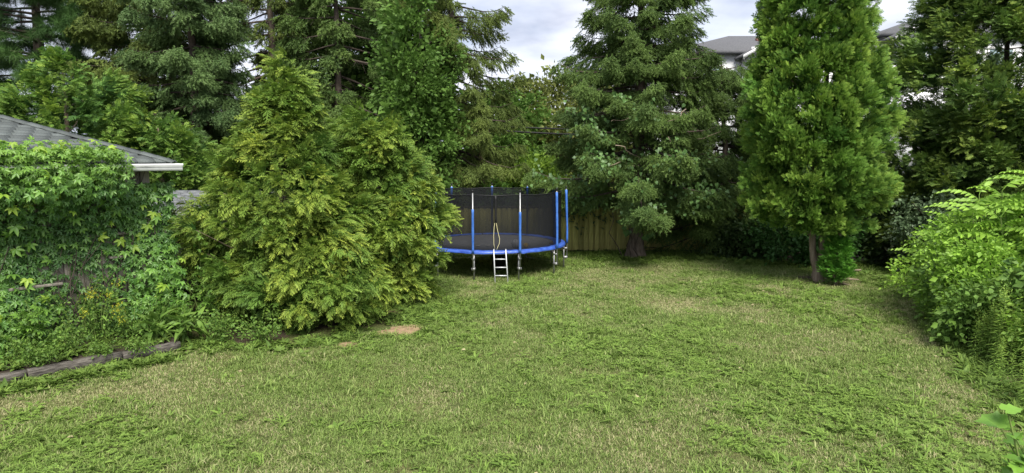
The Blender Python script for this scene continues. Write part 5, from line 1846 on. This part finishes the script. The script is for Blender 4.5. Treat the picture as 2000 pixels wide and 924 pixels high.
# ------------------------------------------------------------------ bank of wild plants on the right
def compound_leaf_mesh(seed, tone, pairs=8):
    g = np.random.default_rng(seed)
    s = Soup()
    n = 12
    uu = np.linspace(0, 1, n)
    cx = np.stack([0 * uu, uu * .92, .10 * np.sin(uu * 2.2) - .42 * uu ** 2.2], -1)
    tube(s, cx, np.linspace(.009, .004, n), 4, tone, cap=False)
    for i in range(pairs):
        f = .16 + .82 * i / (pairs - 1)
        p = np.array([np.interp(f, uu, cx[:, j]) for j in range(3)])
        L = .24 * math.sin(PI * (.22 + .62 * f)) * g.uniform(.85, 1.15)
        for sd in (-1, 1):
            V, T, B = [], [], []
            blade_leaf(V, T, B, p, (sd * 1.0, .38 + g.normal(0, .08), -.28 - .2 * f + g.normal(0, .08)), (0, -.1, 1), L, L * .44, .25, .22)
            s.add(V, T, np.clip(tone + g.normal(0, .15), 0, 1), B)
    V, T, B = [], [], []
    blade_leaf(V, T, B, cx[-1], cx[-1] - cx[-2], (0, 0.3, 1), .15, .06, .2, .2)
    s.add(V, T, tone, B)
    return make_mesh('compound_leaf', s, 'sumac')


CL = [compound_leaf_mesh(900 + i, .2 + .3 * (i % 3)) for i in range(6)]


def sumac(label, base, H, seed, n_stem, n_leaf, spread, size=.75):
    g = np.random.default_rng(seed)
    base = np.array(base, float)
    t_ = thing('sumac_shrub', label, 'shrub', base, 'sumac shrubs on the bank')
    for k in range(n_stem):
        a = g.uniform(0, 2 * PI)
        q = spread * math.sqrt(g.uniform(.05, 1))
        h = H * g.uniform(.72, 1.0) * (1 - .25 * q / spread)
        e = base + np.array([math.cos(a) * q, math.sin(a) * q, h])
        st_ = base + np.array([math.cos(a) * q * .55, math.sin(a) * q * .55, 0])
        mid = (st_ + e) / 2 + np.array([g.normal(0, .05), g.normal(0, .05), 0])
        obj('stem', tube(Soup(), [st_, mid, e], [.022, .017, .010], 6, cap=False), 'stem', t_, True)
        for j in range(n_leaf):
            f = 1 - .5 * (j / n_leaf) ** 1.2
            p = st_ * (1 - f) + e * f if f < .5 else mid * (2 - 2 * f) + e * (2 * f - 1)
            b = j * 2.4 + g.normal(0, .3)
            dz = .75 - .75 * (1 - f) + g.normal(0, .12)
            d = unit(np.array([math.cos(b), math.sin(b), dz]))
            place_leaf('compound_leaf', CL[g.integers(0, 6)], t_, p, d, unit(np.array([-d[0] * d[2], -d[1] * d[2], 1.2])), size * g.uniform(.75, 1.2))
    return t_


sumac('bright green sumac with arching feather leaves, tallest on the right bank', (10.35, 12.6, .0), 3.95, 911, 8, 8, 1.2, .82)
sumac('bright green sumac reaching furthest towards the lawn', (10.15, 14.4, .0), 3.3, 912, 8, 8, 1.0, .78)
sumac('low green sumac nearest the lawn\'s far corner', (10.0, 15.3, .0), 1.9, 913, 6, 8, .8, .70)
sumac('green sumac at the photo\'s right edge above the goldenrods', (10.4, 11.2, .0), 3.5, 914, 7, 8, .9, .80)


def goldenrod_mesh(seed, H=1.25, n=64):
    g = np.random.default_rng(seed)
    s, lf, fl = Soup(), Soup(), Soup()
    bend = g.normal(0, .10, 2)
    top = np.array([bend[0], bend[1], H])
    pt = lambda f: np.array([bend[0] * f * f, bend[1] * f * f, H * f])
    tube(s, [pt(f) for f in (0, .35, .7, 1)], [.008, .007, .005, .003], 5, cap=False)
    for i in range(n):
        f = .10 + .90 * i / n
        a = i * 2.4
        V, T, B = [], [], []
        L = (.17 * math.sin(PI * min(1, .30 + .62 * f)) + .03) * g.uniform(.8, 1.2)
        e = -.15 + .8 * f + g.normal(0, .12)
        blade_leaf(V, T, B, pt(f), (math.cos(a), math.sin(a), e), (0, 0, 1), L, .027, .2, .25, .1 + .4 * f, .3 + .7 * f ** 3)
        lf.add(V, T, np.clip(g.normal(.5, .2), 0, 1), B)
    for i in range(9):
        a = i * 2.4
        p = pt(.9 + .012 * i)
        e = p + np.array([math.cos(a) * .085, math.sin(a) * .085, .06 + .008 * i])
        for q in range(5):
            c = p * (1 - q / 4) + e * (q / 4) + g.normal(0, .012, 3)
            V, T, B = [], [], []
            blade_leaf(V, T, B, c, g.standard_normal(3) * .6 + [0, 0, .8], g.standard_normal(3), .035, .015)
            fl.add(V, T, g.uniform(0, 1), B)
    return make_mesh('stem', s, 'stem'), make_mesh('leaves', lf, 'goldenrod'), make_mesh('flower_head', fl, 'goldenrod')


GR = [goldenrod_mesh(930 + i) for i in range(5)]


def goldenrod(k, p, scale, label, group):
    t_ = thing('goldenrod_plant', label, 'plant', p, group)
    rz = (k * 1.7) % 6.28
    for nm, me in zip(('stem', 'leaves', 'flower_head'), GR[k % 5]):
        o = bpy.data.objects.new(nm, me); o.parent = t_; COL.objects.link(o)
        if nm != 'stem': o['kind'] = 'stuff'
    t_.rotation_euler = (0, 0, rz)
    t_.scale = (scale, scale, scale)
    return t_


g = np.random.default_rng(940)
edge = lambda y: np.interp(y, [8.0, 9.4, 12, 13.6, 15.5, 17.8], [6.75, 7.0, 8.0, 8.8, 9.7, 10.9])
k = 0
for i in range(76):
    y = g.uniform(8.6, 13.4)
    x = edge(y) + .05 + abs(g.normal(0, .75))
    sc_ = g.uniform(.72, 1.15) * (0.62 + .38 * min(1, (x - edge(y)) / .5))
    fr = x - edge(y) < .42
    goldenrod(k, (x, y, float(lawn_z(np.array([x]), np.array([y]))[0]) - .02), sc_ * (.8 if fr else 1.0), 'short goldenrod in the front row of the right bank, at the lawn\'s edge' if fr else 'tall goldenrod in the back rows of the right bank, behind the front row',
              'front row of goldenrods on the right bank' if fr else 'back rows of goldenrods on the right bank')
    k += 1
leafy_tree('bank_shrub', 'dark green shrub at the lawn\'s edge under the goldenrods', (8.35, 12.0, 0), 1.05, .62, 951, 'weed', 46, 9, .20, .05, 'shrub', .03, clump_r=.24, protos=CLUMP)
leafy_tree('bank_shrub', 'leafy green shrub beneath the sumacs', (9.5, 13.7, 0), 1.5, .95, 952, 'weed', 75, 9, .24, .05, 'shrub', .03, clump_r=.3)
leafy_tree('bank_shrub', 'leafy shrub at the photo\'s right edge behind the goldenrods', (9.6, 10.8, 0), 1.8, 1.2, 953, 'weed', 100, 9, .24, .05, 'shrub', .03, clump_r=.32)
leafy_tree('bank_shrub', 'low green shrub where the right bank meets the tree line', (11.3, 16.6, 0), 1.5, 1.1, 954, 'weed', 80, 9, .26, .05, 'shrub', .03, clump_r=.32)
leafy_tree('bank_shrub', 'tall leafy shrub at the right edge behind the sumacs', (12.2, 13.8, 0), 2.5, 1.3, 955, 'maple', 110, 9, .26, .05, 'shrub', .03, clump_r=.36)

leafy_tree('bank_shrub', 'bright light-green leafy bush at the lawn\'s edge below the sumacs', (9.05, 12.9, 0), 1.75, .85, 956, 'sumac', 100, 10, .19, .05, 'shrub', .03, clump_r=.3)
leafy_tree('bank_shrub', 'bright leafy bush at the photo\'s right edge under the rearmost goldenrods', (9.0, 10.2, 0), 1.6, .75, 957, 'sumac', 85, 10, .17, .05, 'shrub', .03, clump_r=.28)
leafy_tree('bank_shrub', 'bright rounded bush beneath the sumac that reaches towards the lawn', (9.9, 14.2, 0), 2.1, .95, 958, 'sumac', 110, 10, .19, .05, 'shrub', .03, clump_r=.32)

# broad-leaved plant in the near right corner
bp_ = thing('broadleaf_plant', 'large pale green broad-leaved plant in the bottom right corner', 'plant', (4.35, 4.95, 0))
g = np.random.default_rng(960)
M['broad'] = leaf_mat('broad_leaves', (0.075, 0.17, 0.025), (0.17, 0.33, 0.045), (0.24, 0.40, 0.055), 0.4, 0.35, 0.4, 0.4)
hm2 = leaf_meshes(HEART, 'broad', 'broad_leaf')
for k in range(9):
    e = np.array([3.92 + g.normal(0, .16), 4.95 + g.normal(0, .16), g.uniform(1.2, 1.60)])
    b0 = np.array([4.4 + g.normal(0, .08), 4.95 + g.normal(0, .08), 0])
    obj('stem', tube(Soup(), [b0, (b0 + e) / 2 + g.normal(0, .04, 3), e], [.012, .009, .006], 6, cap=False), 'stem', bp_, True)
    for j in range(8):
        f = 1 - .07 * j
        p = b0 * (1 - f) + e * f + g.normal(0, .02, 3)
        a = j * 2.4 + k
        d = unit(np.array([math.cos(a), math.sin(a), .1 + g.normal(0, .15)]))
        place_leaf('leaf', hm2[g.integers(0, 9)], bp_, p, d, unit(np.array([0, -.25, 1]) + g.standard_normal(3) * .3), g.uniform(.10, .17))

# ------------------------------------------------------------------ plants of the raised bed
def bed_plant(name, label, p, H, rad, seed, mat, n, size, protos=CLUMP, cat='plant', flowers=0):
    g = np.random.default_rng(seed)
    p = np.array(p, float)
    t_ = thing(name, label, cat, p, 'plants in the raised bed')
    st_, lf, fl = Soup(), Soup(), Soup()
    ns = 9
    ends = []
    for k in range(ns):
        a = g.uniform(0, 2 * PI); q = rad * math.sqrt(g.uniform(.05, 1))
        e = p + np.array([math.cos(a) * q, math.sin(a) * q, H * g.uniform(.6, 1)])
        tube(st_, [p + (e - p) * [.2, .2, 0], (p + e) / 2 + [0, 0, H * .08], e], [.007, .006, .003], 4, cap=False)
        ends.append(e)
    ends = np.array(ends)
    i = g.integers(0, ns, n)
    f = g.uniform(.15, 1.02, n)[:, None]
    P = p * (1 - f) + ends[i] * f + g.normal(0, rad * .16, (n, 3)) * [1, 1, .6]
    P[:, 2] = np.maximum(P[:, 2], p[2] + .03)
    d = unit(g.standard_normal((n, 3)) * .7 + (P - p) * [1, 1, 0] / max(rad, .1) * .8 + [0, 0, .1])
    scatter(lf, protos, P, d, unit(np.array([0, 0, 1.0]) + g.standard_normal((n, 3)) * .4), size * g.uniform(.65, 1.25, n), g.uniform(0, 1, n), g)
    obj('stems', st_, 'stem', t_, kind='stuff'); obj('leaves', lf, mat, t_, kind='stuff')
    if flowers:
        for e in ends[:flowers]:
            P = e + g.normal(0, .045, (26, 3))
            scatter(fl, [leaf_clump(5, 4, .5, .5)], P, g.standard_normal((26, 3)), g.standard_normal((26, 3)), np.full(26, .035), g.uniform(0, 1, 26), g)
        obj('flowers', fl, 'yellow_flower', t_, kind='stuff')
    return t_


BD = lambda a, b: e0 + du * a * Lt + dn * b + zv * .14
LANCE = [(lambda V, T, B: (np.array(V), np.array(T), np.array(B)))(*(lambda V, T, B: (blade_leaf(V, T, B, (0, 0, 0), (0, 1, .2), (0, 0, 1), 1, .24, .2, .5), (V, T, B))[1])([], [], [])) for _ in range(1)]
bed_plant('bed_shrub', 'leafy green plant under the creeper beside the concrete blocks', BD(.30, .75), .85, .32, 971, 'weed', 90, .17)
bed_plant('bed_shrub', 'bushy green creeper clump in the middle of the raised bed', BD(.52, .75), 1.15, .45, 972, 'creeper', 170, .16, PALM_S)
bed_plant('flowering_weed', 'weed with small yellow flower heads before the grey boards', BD(.74, .85), 1.05, .42, 973, 'weed', 130, .15, LANCE + CLUMP[:2], flowers=6)
bed_plant('flowering_weed', 'lower yellow-flowered weed near the end of the bed', BD(.86, .6), .75, .32, 974, 'weed', 90, .14, LANCE + CLUMP[:2], flowers=3)
bed_plant('lily_clump', 'clump of long strap leaves at the end of the bed timbers', BD(.93, .32), .42, .34, 975, 'weed', 75, .34, LANCE)
bed_plant('lily_clump', 'clump of arching strap leaves beyond the last timber', BD(1.06, .25), .38, .30, 976, 'weed', 70, .32, LANCE)
bed_plant('rose_bush', 'tall thin rose bush between garage corner and shed', (-6.25, 13.55, .05), 2.35, .50, 977, 'creeper', 190, .15, PALM_S)
bed_plant('rose_bush', 'leafy bush right of the rose in front of the dark shed door', (-5.95, 13.15, .05), 1.35, .55, 978, 'creeper', 190, .16, PALM_S)
bed_plant('bed_shrub', 'low dark green plant spilling over the middle timber', BD(.70, .02), .26, .20, 979, 'weed', 60, .11)
bed_plant('bed_shrub', 'yellowing plant with dry stems at the photo\'s left edge', BD(-.03, .35), .55, .28, 980, 'lime', 50, .16)
bed_plant('bed_shrub', 'leafy plant climbing from the bed to the left of the blocks', BD(.06, .85), 1.0, .35, 981, 'creeper', 120, .17, PALM_S)
bed_plant('bed_shrub', 'green plant between the blocks and the middle timber', BD(.42, .45), .42, .24, 982, 'weed', 70, .13)
bed_plant('bed_shrub', 'green weeds along the foot of the last timber', BD(.82, -.12), .22, .26, 983, 'weed', 60, .11)
bed_plant('bed_shrub', 'green weeds where the bed meets the spreading cedar', (-5.55, 12.55, 0), .55, .45, 984, 'weed', 110, .15)
bed_plant('bed_shrub', 'leafy weeds at the foot of the golden cedar\'s front', (-4.7, 12.45, 0), .42, .45, 985, 'weed', 100, .14)
for i, (aa1, bb1, hh1, lb) in enumerate(((.16, .55, .5, 'leafy weed before the concrete blocks'), (.36, 1.0, 1.0, 'tall leafy weed against the grey wall boards'), (.60, .45, .55, 'dense weed just behind the middle timber'),
                                          (.66, 1.0, 1.3, 'tall green weed against the wall between the two flowering weeds and creeper'), (.97, .75, .95, 'bushy weed at the garage corner foot'), (.24, .30, .30, 'low weed on the soil behind the first timber'),
                                          (.48, .22, .3, 'low weed touching the joint of the timbers'), (1.10, .65, .8, 'leafy weed between lily clump and rose bush'))):
    bed_plant('bed_shrub', lb, BD(aa1, bb1), hh1, .30 + .12 * hh1, 1100 + i, ('weed', 'creeper', 'weed')[i % 3], 110, .13, (CLUMP, PALM_S, LANCE + CLUMP[:3])[i % 3])
print('TRIANGLES', TOTAL[0])
